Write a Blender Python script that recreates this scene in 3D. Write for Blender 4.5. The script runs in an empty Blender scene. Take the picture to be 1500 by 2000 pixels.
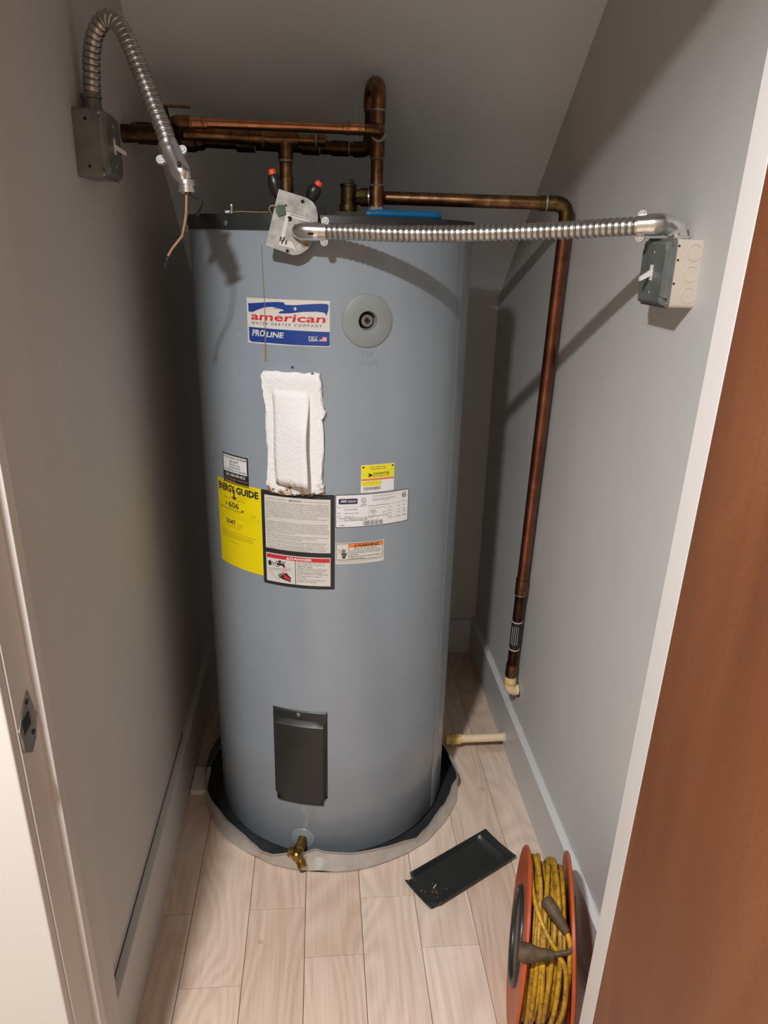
import bpy, bmesh, math, random
from mathutils import Vector, Matrix
random.seed(7)
scene = bpy.context.scene
COL = scene.collection
R = math.radians
# ------------------------------------------------------------------ camera
cam = bpy.data.cameras.new('camera'); camo = bpy.data.objects.new('camera', cam); COL.objects.link(camo)
dn = Vector((-100, 4000, 1450)).normalized()
fw = Vector((-125, -528, 1450)); fw = (fw - dn * dn.dot(fw)).normalized()
rt = dn.cross(fw)
if rt.x < 0: rt = -rt
up = -dn
# rows = world axes written in camera (x right, y down, z forward) coordinates
right_w = Vector((rt.x, fw.x, up.x)); down_w = Vector((rt.y, fw.y, up.y)); fwd_w = Vector((rt.z, fw.z, up.z))
m3 = Matrix((right_w, -down_w, -fwd_w)).transposed()
camo.matrix_world = Matrix.Translation((0, 0, 1.45)) @ m3.to_4x4()
cam.sensor_fit = 'VERTICAL'; cam.sensor_height = 36; cam.sensor_width = 27; cam.lens = 36 * 1450 / 2000
cam.clip_start = .02
scene.camera = camo
# ------------------------------------------------------------------ world, lamp, exposure
w = bpy.data.worlds.new('hall'); scene.world = w; w.use_nodes = True
w.node_tree.nodes['Background'].inputs[0].default_value = (1.0, .81, .59, 1)
w.node_tree.nodes['Background'].inputs[1].default_value = .58
LAMP = (-.385, .10, 2.195)
ld = bpy.data.lights.new('hall_lamp_light', 'AREA'); ld.shape = 'DISK'; ld.size = .095; ld.energy = 46; ld.spread = R(158); ld.color = (.985, .985, 1.0)
lo = bpy.data.objects.new('hall_lamp_light', ld); lo.location = LAMP; COL.objects.link(lo)
vs = scene.view_settings
vs.view_transform = 'Standard'; vs.look = 'None'; vs.gamma = 1; vs.use_curve_mapping = False; vs.exposure = 0.0

# ------------------------------------------------------------------ materials
MATS = {}
def new_mat(name):
    m = bpy.data.materials.new(name); m.use_nodes = True; MATS[name] = m
    nt = m.node_tree; return m, nt, nt.nodes['Principled BSDF']
def N(nt, t, **kw):
    n = nt.nodes.new(t)
    for k, v in kw.items():
        if k in n.inputs.keys(): n.inputs[k].default_value = v
        else: setattr(n, k, v)
    return n
def ramp(nt, fac, stops):
    r = nt.nodes.new('ShaderNodeValToRGB'); el = r.color_ramp.elements
    while len(el) < len(stops): el.new(.5)
    for e, (p, c) in zip(el, stops): e.position = p; e.color = (*c, 1) if len(c) == 3 else c
    nt.links.new(fac, r.inputs[0]); return r
def mat(name, col, rough=.5, metal=0, var=0, vscale=20, bump=0, bscale=200, spec=.5, coat=0, stretch=None):
    m, nt, b = new_mat(name); L = nt.links.new
    b.inputs['Base Color'].default_value = (*col, 1); b.inputs['Roughness'].default_value = rough
    b.inputs['Metallic'].default_value = metal; b.inputs['Specular IOR Level'].default_value = spec
    b.inputs['Coat Weight'].default_value = coat
    tc = N(nt, 'ShaderNodeTexCoord'); mp = N(nt, 'ShaderNodeMapping')
    if stretch: mp.inputs['Scale'].default_value = stretch
    L(tc.outputs['Object'], mp.inputs[0])
    n = N(nt, 'ShaderNodeTexNoise', Scale=vscale, Detail=5.0, Roughness=.6); L(mp.outputs[0], n.inputs['Vector'])
    if var:
        lo_ = tuple(c * (1 - var) for c in col); hi_ = tuple(min(1, c * (1 + var)) for c in col)
        r = ramp(nt, n.outputs['Fac'], [(.3, lo_), (.7, hi_)]); L(r.outputs[0], b.inputs['Base Color'])
        rr = N(nt, 'ShaderNodeMapRange'); rr.inputs['To Min'].default_value = rough * .85; rr.inputs['To Max'].default_value = min(1, rough * 1.2)
        L(n.outputs['Fac'], rr.inputs[0]); L(rr.outputs[0], b.inputs['Roughness'])
    if bump:
        n2 = N(nt, 'ShaderNodeTexNoise', Scale=bscale, Detail=3.0); L(mp.outputs[0], n2.inputs['Vector'])
        bp = N(nt, 'ShaderNodeBump', Strength=bump, Distance=.002); L(n2.outputs['Fac'], bp.inputs['Height']); L(bp.outputs[0], b.inputs['Normal'])
    return m
def patina(name, stops, rough, vscale, metal=1):
    m, nt, b = new_mat(name); L = nt.links.new
    tc = N(nt, 'ShaderNodeTexCoord'); n = N(nt, 'ShaderNodeTexNoise', Scale=vscale, Detail=7.0, Roughness=.68, Distortion=.6)
    L(tc.outputs['Object'], n.inputs['Vector']); r = ramp(nt, n.outputs['Fac'], stops); L(r.outputs[0], b.inputs['Base Color'])
    rr = N(nt, 'ShaderNodeMapRange'); rr.inputs['To Min'].default_value = rough * 1.3; rr.inputs['To Max'].default_value = rough * .8
    L(n.outputs['Fac'], rr.inputs[0]); L(rr.outputs[0], b.inputs['Roughness']); b.inputs['Metallic'].default_value = metal
    return m
mat('wall_paint', (.57, .565, .55), .62, 0, .03, 3, .10, 260, .35)
mat('ceiling_paint', (.70, .75, .79), .7, 0, .03, 3, .08, 260, .3)
mat('trim_paint', (.60, .575, .55), .38, 0, .02, 4, .04, 120, .5)
mat('base_paint', (.58, .58, .57), .42, 0, .03, 4, .04, 120, .5)
mat('hall_paint', (.70, .68, .65), .7)
mat('tank_paint', (.262, .298, .332), .30, 0, .05, 5, .05, 35, .55, .15)
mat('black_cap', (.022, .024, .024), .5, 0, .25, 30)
mat('black_plastic', (.019, .021, .020), .36, 0, .15, 20, .03, 300)
mat('grey_plastic', (.235, .255, .245), .5, 0, .06, 20)
mat('galvanised', (.56, .555, .54), .34, .6, .12, 22, .2, 45)
mat('box_steel', (.205, .22, .205), .42, .45, .2, 30, .05, 90)
mat('chrome', (.82, .82, .81), .22, 1, .06, 30)
mat('conduit_steel', (.52, .50, .47), .30, 1, .15, 40)
mat('plate_metal', (.33, .325, .295), .5, .25, .32, 60, .06, 120)
mat('box_beige', (.66, .57, .485), .5, 0, .04, 20)
mat('white_plastic', (.80, .78, .75), .35)
mat('dark_hole', (.006, .006, .006), .8)
mat('steel_screw', (.45, .44, .42), .35, .9, .15, 200)
mat('blue_grip', (.0, .118, .30), .42, 0, .12, 40)
mat('tool_steel', (.055, .045, .032), .5, .6, .4, 60)
mat('black_tape', (.012, .012, .013), .33, 0, .3, 80, .2, 150)
mat('red_nut', (.75, .075, .02), .45)
mat('green_wire', (.055, .09, .05), .6, 0, .3, 60)
mat('tan_wire', (.31, .19, .105), .5, 0, .15, 60)
mat('dark_wire', (.025, .022, .016), .5)
mat('cpvc', (.80, .63, .40), .42, 0, .07, 30)
mat('cpvc_glue', (.70, .47, .15), .45, 0, .25, 60)
mat('reel_orange', (.44, .075, .015), .40, 0, .16, 18, .04, 80)
mat('plug_rubber', (.080, .049, .022), .65, 0, .5, 55, .3, 140)
mat('latch_metal', (.24, .225, .19), .42, .8, .3, 60)
mat('white_print', (.74, .73, .72), .45)
mat('cream_print', (.62, .59, .53), .5, 0, .05, 40)
mat('label_yellow', (.83, .66, .0), .42)
mat('contractor_yellow', (.80, .70, .02), .42)
mat('ink_black', (.018, .018, .018), .5)
mat('ink_soft', (.13, .125, .12), .6)
mat('ink_yellow_soft', (.30, .23, .01), .6)
mat('ink_blue', (.012, .045, .235), .42)
mat('ink_navy', (.02, .025, .07), .45)
mat('ink_red', (.56, .022, .04), .45)
mat('ink_orange', (.80, .22, .04), .45)
mat('ink_pink', (.75, .33, .33), .5)
mat('ink_salmon', (.72, .18, .12), .5)
mat('rust_drip', (.27, .17, .06), .6, 0, .35, 120)
mat('scratch', (.55, .57, .58), .5)
mat('solder', (.40, .375, .32), .45, .7, .45, 120)
mat('debris', (.17, .085, .03), .85, 0, .5, 200)
mat('floor_gap', (.05, .035, .022), .9)
patina('copper_old', [(.28, (.07, .040, .020)), (.48, (.20, .105, .050)), (.62, (.33, .170, .080)), (.78, (.48, .27, .135))], .36, 30)
patina('copper_bright', [(.3, (.42, .17, .08)), (.55, (.68, .30, .15)), (.75, (.88, .52, .34))], .27, 24)
patina('copper_red', [(.28, (.15, .058, .032)), (.5, (.31, .115, .065)), (.74, (.45, .19, .11))], .36, 14)
patina('copper_dark', [(.3, (.03, .019, .012)), (.55, (.085, .046, .024)), (.75, (.17, .09, .045))], .42, 30)
patina('brass', [(.3, (.12, .065, .015)), (.5, (.32, .19, .05)), (.75, (.55, .38, .13))], .34, 60)
patina('brass_old', [(.3, (.045, .032, .012)), (.52, (.14, .095, .036)), (.75, (.26, .19, .08))], .42, 60)
patina('cord_yellow', [(.30, (.12, .058, .008)), (.50, (.40, .21, .010)), (.68, (.58, .335, .014))], .45, 70, 0)
# sloughing grey-white fibreglass with brown spots toward the lower edge
m, nt, b = new_mat('insulation'); L = nt.links.new
tc = N(nt, 'ShaderNodeTexCoord'); sp = N(nt, 'ShaderNodeSeparateXYZ'); L(tc.outputs['Object'], sp.inputs[0])
n1 = N(nt, 'ShaderNodeTexNoise', Scale=60.0, Detail=6.0, Roughness=.65); L(tc.outputs['Object'], n1.inputs['Vector'])
n3 = N(nt, 'ShaderNodeTexNoise', Scale=150.0, Detail=4.0); L(tc.outputs['Object'], n3.inputs['Vector'])
low = N(nt, 'ShaderNodeMapRange'); low.inputs['From Min'].default_value = 1.03; low.inputs['From Max'].default_value = .955
low.inputs['To Min'].default_value = -.22; low.inputs['To Max'].default_value = .10; L(sp.outputs['Z'], low.inputs[0])
ad = N(nt, 'ShaderNodeMath', operation='ADD'); L(n1.outputs['Fac'], ad.inputs[0]); L(low.outputs[0], ad.inputs[1])
r1 = ramp(nt, ad.outputs[0], [(.54, (.80, .79, .775)), (.60, (.60, .50, .38)), (.67, (.22, .11, .04)), (.75, (.07, .04, .025))])
L(r1.outputs[0], b.inputs['Base Color']); b.inputs['Roughness'].default_value = .95; b.inputs['Specular IOR Level'].default_value = .1
bp = N(nt, 'ShaderNodeBump', Strength=.5, Distance=.003); L(n3.outputs['Fac'], bp.inputs['Height']); L(bp.outputs[0], b.inputs['Normal'])
# whitewashed oak planks, long grain along local Y, each board its own tone
def wood(name, cols, sc=1.0, rough=.42):
    m, nt, b = new_mat(name); L = nt.links.new
    tc = N(nt, 'ShaderNodeTexCoord'); oi = N(nt, 'ShaderNodeObjectInfo')
    vm = N(nt, 'ShaderNodeVectorMath', operation='SCALE'); vm.inputs[0].default_value = (3.1, 7.7, 5.3); L(oi.outputs['Random'], vm.inputs['Scale'])
    va = N(nt, 'ShaderNodeVectorMath', operation='ADD'); L(tc.outputs['Object'], va.inputs[0]); L(vm.outputs[0], va.inputs[1])
    mp = N(nt, 'ShaderNodeMapping'); mp.inputs['Scale'].default_value = (1, .21, 1); L(va.outputs[0], mp.inputs[0])
    mpf = N(nt, 'ShaderNodeMapping'); mpf.inputs['Scale'].default_value = (1, .025, 1); L(va.outputs[0], mpf.inputs[0])
    big = N(nt, 'ShaderNodeTexNoise', Scale=6.0 * sc, Detail=1.0, Distortion=.5); L(mp.outputs[0], big.inputs['Vector'])
    mul = N(nt, 'ShaderNodeMath', operation='MULTIPLY'); mul.inputs[1].default_value = 110; L(big.outputs['Fac'], mul.inputs[0])
    sn = N(nt, 'ShaderNodeMath', operation='SINE'); L(mul.outputs[0], sn.inputs[0])
    fine = N(nt, 'ShaderNodeTexNoise', Scale=170 * sc, Detail=4.0); L(mpf.outputs[0], fine.inputs['Vector'])
    cl = N(nt, 'ShaderNodeTexNoise', Scale=14.0, Detail=2.0); L(mp.outputs[0], cl.inputs['Vector'])
    f2 = N(nt, 'ShaderNodeMath', operation='MULTIPLY_ADD'); f2.inputs[1].default_value = .38; f2.inputs[2].default_value = .15; L(fine.outputs['Fac'], f2.inputs[0])
    f3 = N(nt, 'ShaderNodeMath', operation='MULTIPLY_ADD'); f3.inputs[1].default_value = .32; L(cl.outputs['Fac'], f3.inputs[0]); L(f2.outputs[0], f3.inputs[2])
    mx = N(nt, 'ShaderNodeMath', operation='MULTIPLY_ADD'); mx.inputs[1].default_value = .062; L(sn.outputs[0], mx.inputs[0]); L(f3.outputs[0], mx.inputs[2])
    rp = ramp(nt, mx.outputs[0], [(.32, cols[0]), (.5, cols[1]), (.66, cols[2])])
    hs = N(nt, 'ShaderNodeHueSaturation'); mr = N(nt, 'ShaderNodeMapRange'); mr.inputs['To Min'].default_value = .90; mr.inputs['To Max'].default_value = 1.08
    L(oi.outputs['Random'], mr.inputs[0]); L(mr.outputs[0], hs.inputs['Value']); L(rp.outputs[0], hs.inputs['Color'])
    mr2 = N(nt, 'ShaderNodeMapRange'); mr2.inputs['To Min'].default_value = 1.12; mr2.inputs['To Max'].default_value = .85
    L(oi.outputs['Random'], mr2.inputs[0]); L(mr2.outputs[0], hs.inputs['Saturation'])
    # small dark knots
    vo = N(nt, 'ShaderNodeTexNoise', Scale=26.0, Detail=2.0); mp2 = N(nt, 'ShaderNodeMapping'); mp2.inputs['Scale'].default_value = (1, .55, 1)
    L(va.outputs[0], mp2.inputs[0]); L(mp2.outputs[0], vo.inputs['Vector'])
    kn = ramp(nt, vo.outputs['Fac'], [(.73, (0, 0, 0)), (.80, (.55, .55, .55))])
    mk_ = N(nt, 'ShaderNodeMixRGB'); mk_.inputs[2].default_value = (cols[0][0] * .45, cols[0][1] * .4, cols[0][2] * .35, 1)
    L(kn.outputs[0], mk_.inputs[0]); L(hs.outputs[0], mk_.inputs[1]); L(mk_.outputs[0], b.inputs['Base Color'])
    b.inputs['Roughness'].default_value = rough; b.inputs['Specular IOR Level'].default_value = .35
    bp = N(nt, 'ShaderNodeBump', Strength=.08, Distance=.001); L(fine.outputs['Fac'], bp.inputs['Height']); L(bp.outputs[0], b.inputs['Normal'])
wood('oak', ((.53, .39, .295), (.64, .495, .39), (.71, .575, .47)))
m, nt, b = new_mat('door_wood'); L = nt.links.new
tc = N(nt, 'ShaderNodeTexCoord'); mp = N(nt, 'ShaderNodeMapping'); mp.inputs['Scale'].default_value = (1, 1, .16); L(tc.outputs['Object'], mp.inputs[0])
n1 = N(nt, 'ShaderNodeTexNoise', Scale=9.0, Detail=4.0, Distortion=.4); L(mp.outputs[0], n1.inputs['Vector'])
n2 = N(nt, 'ShaderNodeTexNoise', Scale=220.0, Detail=2.0); L(tc.outputs['Object'], n2.inputs['Vector'])
mx = N(nt, 'ShaderNodeMath', operation='MULTIPLY_ADD'); mx.inputs[1].default_value = .25; L(n2.outputs['Fac'], mx.inputs[0]); L(n1.outputs['Fac'], mx.inputs[2])
rp = ramp(nt, mx.outputs[0], [(.42, (.125, .040, .0145)), (.62, (.165, .054, .019)), (.80, (.21, .074, .028))]); L(rp.outputs[0], b.inputs['Base Color'])
b.inputs['Roughness'].default_value = .5

# ------------------------------------------------------------------ mesh helpers
def frame(axis):
    a = Vector(axis).normalized(); h = Vector((0, 0, 1)) if abs(a.z) < .9 else Vector((1, 0, 0))
    x = h.cross(a).normalized(); y = a.cross(x); return x, y, a
class MB:
    def __init__(s): s.v = []; s.f = []; s.m = []
    def add(s, vs_, fs, mi=0):
        o = len(s.v); s.v += [tuple(v) for v in vs_]; s.f += [tuple(i + o for i in f) for f in fs]; s.m += [mi] * len(fs); return s
    def box(s, x0, x1, y0, y1, z0, z1, mi=0, c=0, M=None):
        if c:
            vs_, fs = chamfer_box(x0, x1, y0, y1, z0, z1, c)
        else:
            vs_ = [(x, y, z) for z in (z0, z1) for x, y in ((x0, y0), (x1, y0), (x1, y1), (x0, y1))]
            fs = [(3, 2, 1, 0), (4, 5, 6, 7), (0, 1, 5, 4), (1, 2, 6, 5), (2, 3, 7, 6), (3, 0, 4, 7)]
        if M: vs_ = [M @ Vector(v) for v in vs_]
        return s.add(vs_, fs, mi)
    def tube(s, pts, r, seg=14, mi=0, caps=True):
        pts = [Vector(p) for p in pts]; n = len(pts)
        rs = r if isinstance(r, (list, tuple)) else [r] * n
        T = [((pts[min(i + 1, n - 1)] - pts[max(i - 1, 0)]).normalized()) for i in range(n)]
        x, y, _ = frame(T[0]); vs_ = []; fs = []
        for i in range(n):
            if i:
                q = T[i - 1].rotation_difference(T[i]); x = q @ x; y = q @ y
            for k in range(seg):
                a = 2 * math.pi * k / seg; vs_.append(pts[i] + rs[i] * (math.cos(a) * x + math.sin(a) * y))
        for i in range(n - 1):
            for k in range(seg):
                fs.append((i * seg + k, i * seg + (k + 1) % seg, (i + 1) * seg + (k + 1) % seg, (i + 1) * seg + k))
        if caps: fs.append(tuple(range(seg))[::-1]); fs.append(tuple((n - 1) * seg + k for k in range(seg)))
        return s.add(vs_, fs, mi)
    def lathe(s, o, axis, prof, seg=24, mi=0, squash=None):
        x, y, a = frame(axis); o = Vector(o); vs_ = []; fs = []
        for (d, r) in prof:
            for k in range(seg):
                t = 2 * math.pi * k / seg; vs_.append(o + a * d + r * (math.cos(t) * x + math.sin(t) * y * (squash or 1)))
        n = len(prof)
        for i in range(n - 1):
            for k in range(seg):
                fs.append((i * seg + k, i * seg + (k + 1) % seg, (i + 1) * seg + (k + 1) % seg, (i + 1) * seg + k))
        fs.append(tuple(range(seg))[::-1]); fs.append(tuple((n - 1) * seg + k for k in range(seg)))
        return s.add(vs_, fs, mi)
    def cyl(s, p, q, r, seg=18, mi=0):
        p = Vector(p); q = Vector(q); return s.lathe(p, q - p, [(0, r), ((q - p).length, r)], seg, mi)
    def prism(s, poly, fn, d0, d1, mi=0):
        n = len(poly); vs_ = [fn(a, b, d0) for a, b in poly] + [fn(a, b, d1) for a, b in poly]
        fs = [tuple(range(n))[::-1], tuple(range(n, 2 * n))] + [(i, (i + 1) % n, n + (i + 1) % n, n + i) for i in range(n)]
        return s.add(vs_, fs, mi)
    def build(s, name, mats, parent=None, smooth=0, fix=True):
        me = bpy.data.meshes.new(name); me.from_pydata(s.v, [], s.f)
        for mm in (mats if isinstance(mats, (list, tuple)) else [mats]): me.materials.append(MATS[mm])
        me.polygons.foreach_set('material_index', s.m); me.update()
        if fix:
            bm = bmesh.new(); bm.from_mesh(me); bmesh.ops.recalc_face_normals(bm, faces=bm.faces); bm.to_mesh(me); bm.free()
        if smooth: me.shade_smooth(); me.set_sharp_from_angle(angle=R(smooth))
        o = bpy.data.objects.new(name, me); COL.objects.link(o)
        if parent: put(o, parent)
        return o
def chamfer_box(x0, x1, y0, y1, z0, z1, c):
    bm = bmesh.new(); bmesh.ops.create_cube(bm, size=1)
    for v in bm.verts: v.co = Vector(((x0 + x1) / 2 + v.co.x * (x1 - x0), (y0 + y1) / 2 + v.co.y * (y1 - y0), (z0 + z1) / 2 + v.co.z * (z1 - z0)))
    bmesh.ops.bevel(bm, geom=bm.edges[:], offset=c, segments=2, profile=.5, affect='EDGES')
    bm.verts.index_update(); vs_ = [v.co[:] for v in bm.verts]; fs = [tuple(v.index for v in f.verts) for f in bm.faces]; bm.free(); return vs_, fs
def put(o, p):
    o.parent = p
    M = Matrix.Identity(4); q = p
    while q is not None:
        M = M @ Matrix.Translation(-q.location) if q.type == 'EMPTY' else M; q = q.parent
    o.matrix_parent_inverse = M if p.type == 'EMPTY' else Matrix.Identity(4)
def thing(name, loc, label, cat, group=None):
    e = bpy.data.objects.new(name, None); e.empty_display_size = .05; e.location = loc; COL.objects.link(e)
    return tag(e, label, cat, group)
def tag(o, label, cat, group=None):
    o['label'] = label; o['category'] = cat
    if group: o['group'] = group
    return o
def struct(o, label=None):
    o['kind'] = 'structure'
    if label: o['label'] = label
    return o
def lab(o, t): o['label'] = t; return o
def smooth_path(pts, n=8):
    P = [Vector(p) for p in pts]; P = [2 * P[0] - P[1]] + P + [2 * P[-1] - P[-2]]; out = []
    for i in range(1, len(P) - 2):
        for k in range(n):
            t = k / n; a, b_, c, d = P[i - 1:i + 3]
            out.append(.5 * (2 * b_ + (c - a) * t + (2 * a - 5 * b_ + 4 * c - d) * t * t + (-a + 3 * b_ - 3 * c + d) * t ** 3))
    out.append(P[-2]); return out
def resample(pts, step):
    out = [pts[0]]; acc = 0; 
    for i in range(1, len(pts)):
        a, b_ = pts[i - 1], pts[i]; d = (b_ - a).length; 
        while acc + d >= step:
            t = (step - acc) / d; a = a + (b_ - a) * t; out.append(a); d = (b_ - a).length; acc = 0
        acc += d
    return out
def elbow(p0, corner, p1, n=8):
    p0, c, p1 = map(Vector, (p0, corner, p1)); out = []
    for i in range(n + 1):
        t = i / n; out.append((1 - t) ** 2 * p0 + 2 * t * (1 - t) * c + t * t * p1)
    return out

# ------------------------------------------------------------------ setting
lean = lambda y, z: y - .045 * (z - .46)
def lean_box(mb, x0, x1, y0, y1, z0, z1, c=0):
    o = len(mb.v); mb.box(x0, x1, y0, y1, z0, z1, c=c)
    for i in range(o, len(mb.v)):
        x, y, z = mb.v[i]; mb.v[i] = (x, lean(y, z), z)
    return mb
fl = MB().box(-1.6, 1.6, .5, 2.56, -.06, -.013).box(-1.6, 1.6, -1.4, .5, -.06, -.001, mi=1).build('floor', ['floor_gap', 'oak'])
struct(fl, 'pale whitewashed oak plank floor')
seams = [-.427, -.299, -.170, -.042, .086, .214, .342, .470, .598]
joints = [[.7, 1.309, 2.0], [.55, 1.127, 1.93], [.75, 1.312, 1.95], [.6, 1.184, 2.1], [.7, 1.331, 2.15], [.55, 1.192, 1.9], [.8, 1.497, 2.3], [.62, 1.841]]
for i in range(8):
    ys = [.5] + joints[i] + [2.45]
    for a, b_ in zip(ys[:-1], ys[1:]):
        g = .0005; x0, x1 = seams[i] + g, seams[i + 1] - g; cx, cy = (x0 + x1) / 2, (a + b_) / 2
        hx, hy = (x1 - x0) / 2, (b_ - a) / 2 - g
        o = MB().box(-hx, hx, -hy, hy, -.0125, 0, c=.0009).build('plank', 'oak'); o.location = (cx, cy, 0); o.parent = fl
struct(MB().box(-.485, -.385, .76, 2.54, -.02, 2.75).build('wall_left', 'wall_paint'), 'shaded greige closet wall behind the loose conduit')
struct(MB().box(.572, .672, .79, 2.54, -.02, 2.75).build('wall_right', 'wall_paint'), 'lit greige closet wall carrying the switch box')
struct(MB().box(-.385, .572, 2.44, 2.54, -.02, 1.31).build('wall_back', 'wall_paint'), 'low knee wall behind the water heater')
zc = lambda y: 1.30 + .82 * (2.44 - y)
v = [(x, y, zc(y) + d) for d in (0, .05) for x, y in ((-.385, 2.46), (.572, 2.46), (.572, .70), (-.385, .70))]
struct(MB().add(v, [(0, 1, 2, 3), (7, 6, 5, 4), (0, 4, 5, 1), (1, 5, 6, 2), (2, 6, 7, 3), (3, 7, 4, 0)]).build('ceiling', 'ceiling_paint'), 'sloped underside of the stairs painted grey')
wf = MB(); lean_box(wf, -1.6, -.35, .727, .82, -.02, 2.8); lean_box(wf, .43, 1.6, .77, .82, -.02, 2.8); lean_box(wf, -.35, .43, .727, .82, 2.01, 2.8)
struct(wf.build('wall_front', 'hall_paint'))
t1 = MB(); lean_box(t1, -.35, -.33, .727, .80, 0, 2.01); lean_box(t1, -.331, -.322, .782, .802, 0, 1.995, c=.001)
trim1 = struct(t1.build('trim_1', 'trim_paint'), 'door jamb at left with a metal strike plate')
cs = MB(); lean_box(cs, -.43, -.332, .712, .727, 0, 2.07, c=.002); struct(cs.build('trim_2', 'trim_paint'), 'brightly lit white door casing at the left edge')
t2 = MB(); lean_box(t2, .41, .43, .768, .808, 0, 2.01, c=.0015); struct(t2.build('trim_3', 'trim_paint'), 'white door jamb between the closet wall and brown door')
t3 = MB(); lean_box(t3, -.35, .43, .727, .80, 1.99, 2.01); struct(t3.build('trim_4', 'trim_paint'))
struct(MB().box(-.386, -.347, .79, .93, 0, 2.6, c=.003).build('trim_5', 'wall_paint'), 'painted wall return just inside the left jamb')
dr = MB(); lean_box(dr, .4085, .4445, -.02, .766, .012, 1.985, c=.002); struct(dr.build('door_1', 'door_wood'), 'open reddish brown wooden door at right')
def bboard(name, x0, x1, y0, y1, h, side):
    mb = MB(); mb.box(x0, x1, y0, y1, 0, h, c=.002); return struct(mb.build(name, 'base_paint'))
bboard('baseboard_right', .554, .5735, .815, 2.441, .142, 1)
bboard('baseboard_left', -.3865, -.367, .925, 2.441, .168, -1)
bboard('baseboard_back', -.367, .554, 2.422, 2.4415, .138, 0)
# ragged caulk line on top of the right baseboard
ck = MB(); pts = []
y = .83
while y < 2.40:
    pts.append((.5715 + random.uniform(-.0007, .0008), y, .1425 + random.uniform(-.0008, .0012))); y += .014
ck.tube(pts, .0022, 6); struct(ck.build('trim_6', 'trim_paint', smooth=60), 'uneven caulk bead along the right baseboard')
gp = MB().box(-.3858, -.3835, .93, 1.75, .1675, .1692); struct(gp.build('trim_7', 'dark_hole'), 'dark open crack along the top of the left baseboard')
hc = MB().box(-1.6, 1.6, -1.4, .76, 2.215, 2.265).build('ceiling', 'hall_paint'); struct(hc, 'flat hall ceiling outside the closet door')
# strike plate on the left jamb
sp_ = MB(); fn = lambda a, b_, d: (-.33 + d, lean(a + .008, b_ + .008), b_ + .008)
sp_.prism([(.722, .903), (.720, .932), (.735, .948), (.757, .962), (.762, .945), (.770, .922), (.758, .898), (.742, .888)], fn, -.0005, .0012)
stp = sp_.build('strike_plate', 'latch_metal', trim1); lab(stp, 'dark metal strike plate with curled lip')
q = MB(); q.prism([(.731, .920), (.731, .938), (.750, .940), (.750, .922)], fn, .0010, .0016); q.build('latch_hole', 'dark_hole', stp)
q = MB(); q.tube([fn(.7225, .903, .001), fn(.7185, .918, .0035), fn(.7205, .932, .001)], .0020, 8); q.build('curled_lip', 'latch_metal', stp, 60)
for zz, yy in ((.952, .749), (.909, .752)):
    q = MB(); q.cyl(fn(yy, zz, .0008), fn(yy, zz, .002), .0032, 12); q.build('screw', 'dark_hole', stp)
# recessed downlight in the hall ceiling, the light that reaches into the closet
lt = thing('downlight', (LAMP[0], LAMP[1], 2.215), 'round recessed downlight in the hall ceiling behind the camera', 'lamp')
rr_ = MB(); rr_.add([(LAMP[0] + r_ * math.cos(k * math.pi / 16), LAMP[1] + r_ * math.sin(k * math.pi / 16), z) for r_, z in ((.052, 2.2149), (.052, 2.2), (.056, 2.196), (.074, 2.199), (.076, 2.2149)) for k in range(32)], [(i * 32 + k, i * 32 + (k + 1) % 32, (i + 1) * 32 + (k + 1) % 32, (i + 1) * 32 + k) for i in range(4) for k in range(32)])
rr_.build('trim_ring', 'white_plastic', lt, 40)
MB().lathe((LAMP[0], LAMP[1], 2.2149), (0, 0, -1), [(0, .052), (.004, .052), (.006, .045)], 32).build('lens_plate', 'white_plastic', lt, 40)

# ------------------------------------------------------------------ water heater
TX, TY, TR = .0287, 1.77, .31
def onT(th, z, off=0):
    a = R(th); return (TX + (TR + off) * math.sin(a), TY - (TR + off) * math.cos(a), z)
def nT(th): return Vector((math.sin(R(th)), -math.cos(R(th)), 0))
def arc(s, z, off=0): return onT(math.degrees(s / TR), z, off)          # s = metres along the skin
wh = thing('water_heater', (TX, TY, 0), 'tall grey cylindrical electric water heater standing in a metal pan', 'water heater')
ths = sorted(set([i * 3 for i in range(-60, 61)] + [5.5, 17.5, -25, -7])); zs = [.004, .012, .3, .6, .95, .965, 1.195, 1.283, 1.334, 1.40, 1.472]
mb = MB(); nz = len(zs); vs_ = [onT(t, z, -.004 if z < .005 else 0) for t in ths for z in zs]; fs = []
for i in range(len(ths) - 1):
    for j in range(nz - 1):
        tm = (ths[i] + ths[i + 1]) / 2; zm = (zs[j] + zs[j + 1]) / 2
        if 5.5 < tm < 17.5 and 1.283 < zm < 1.334: continue
        if -25 < tm < -7 and .965 < zm < 1.195: continue
        fs.append((i * nz + j, (i + 1) * nz + j, (i + 1) * nz + j + 1, i * nz + j + 1))
mb.add(vs_, fs); body = mb.build('body', 'tank_paint', wh, 40, fix=False)
mb = MB(); mb.lathe((TX, TY, .004), (0, 0, 1), [(0, .2), (.0005, .306)], 96); mb.build('bottom', 'black_cap', wh)
cap = MB().lathe((TX, TY, 1.4675), (0, 0, 1), [(0, .3128), (.0255, .3136), (.0282, .3120), (.0285, .308), (.0285, .15)], 120).build('top_cap', 'black_cap', wh, 35)
for t in (-41.5, -8, 30, 62):
    MB().lathe(onT(t, 1.4785, .0030), nT(t), [(0, .0052), (.0012, .0052), (.0024, .003)], 12).build('rim_screw', 'steel_screw', cap, 40)
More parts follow.
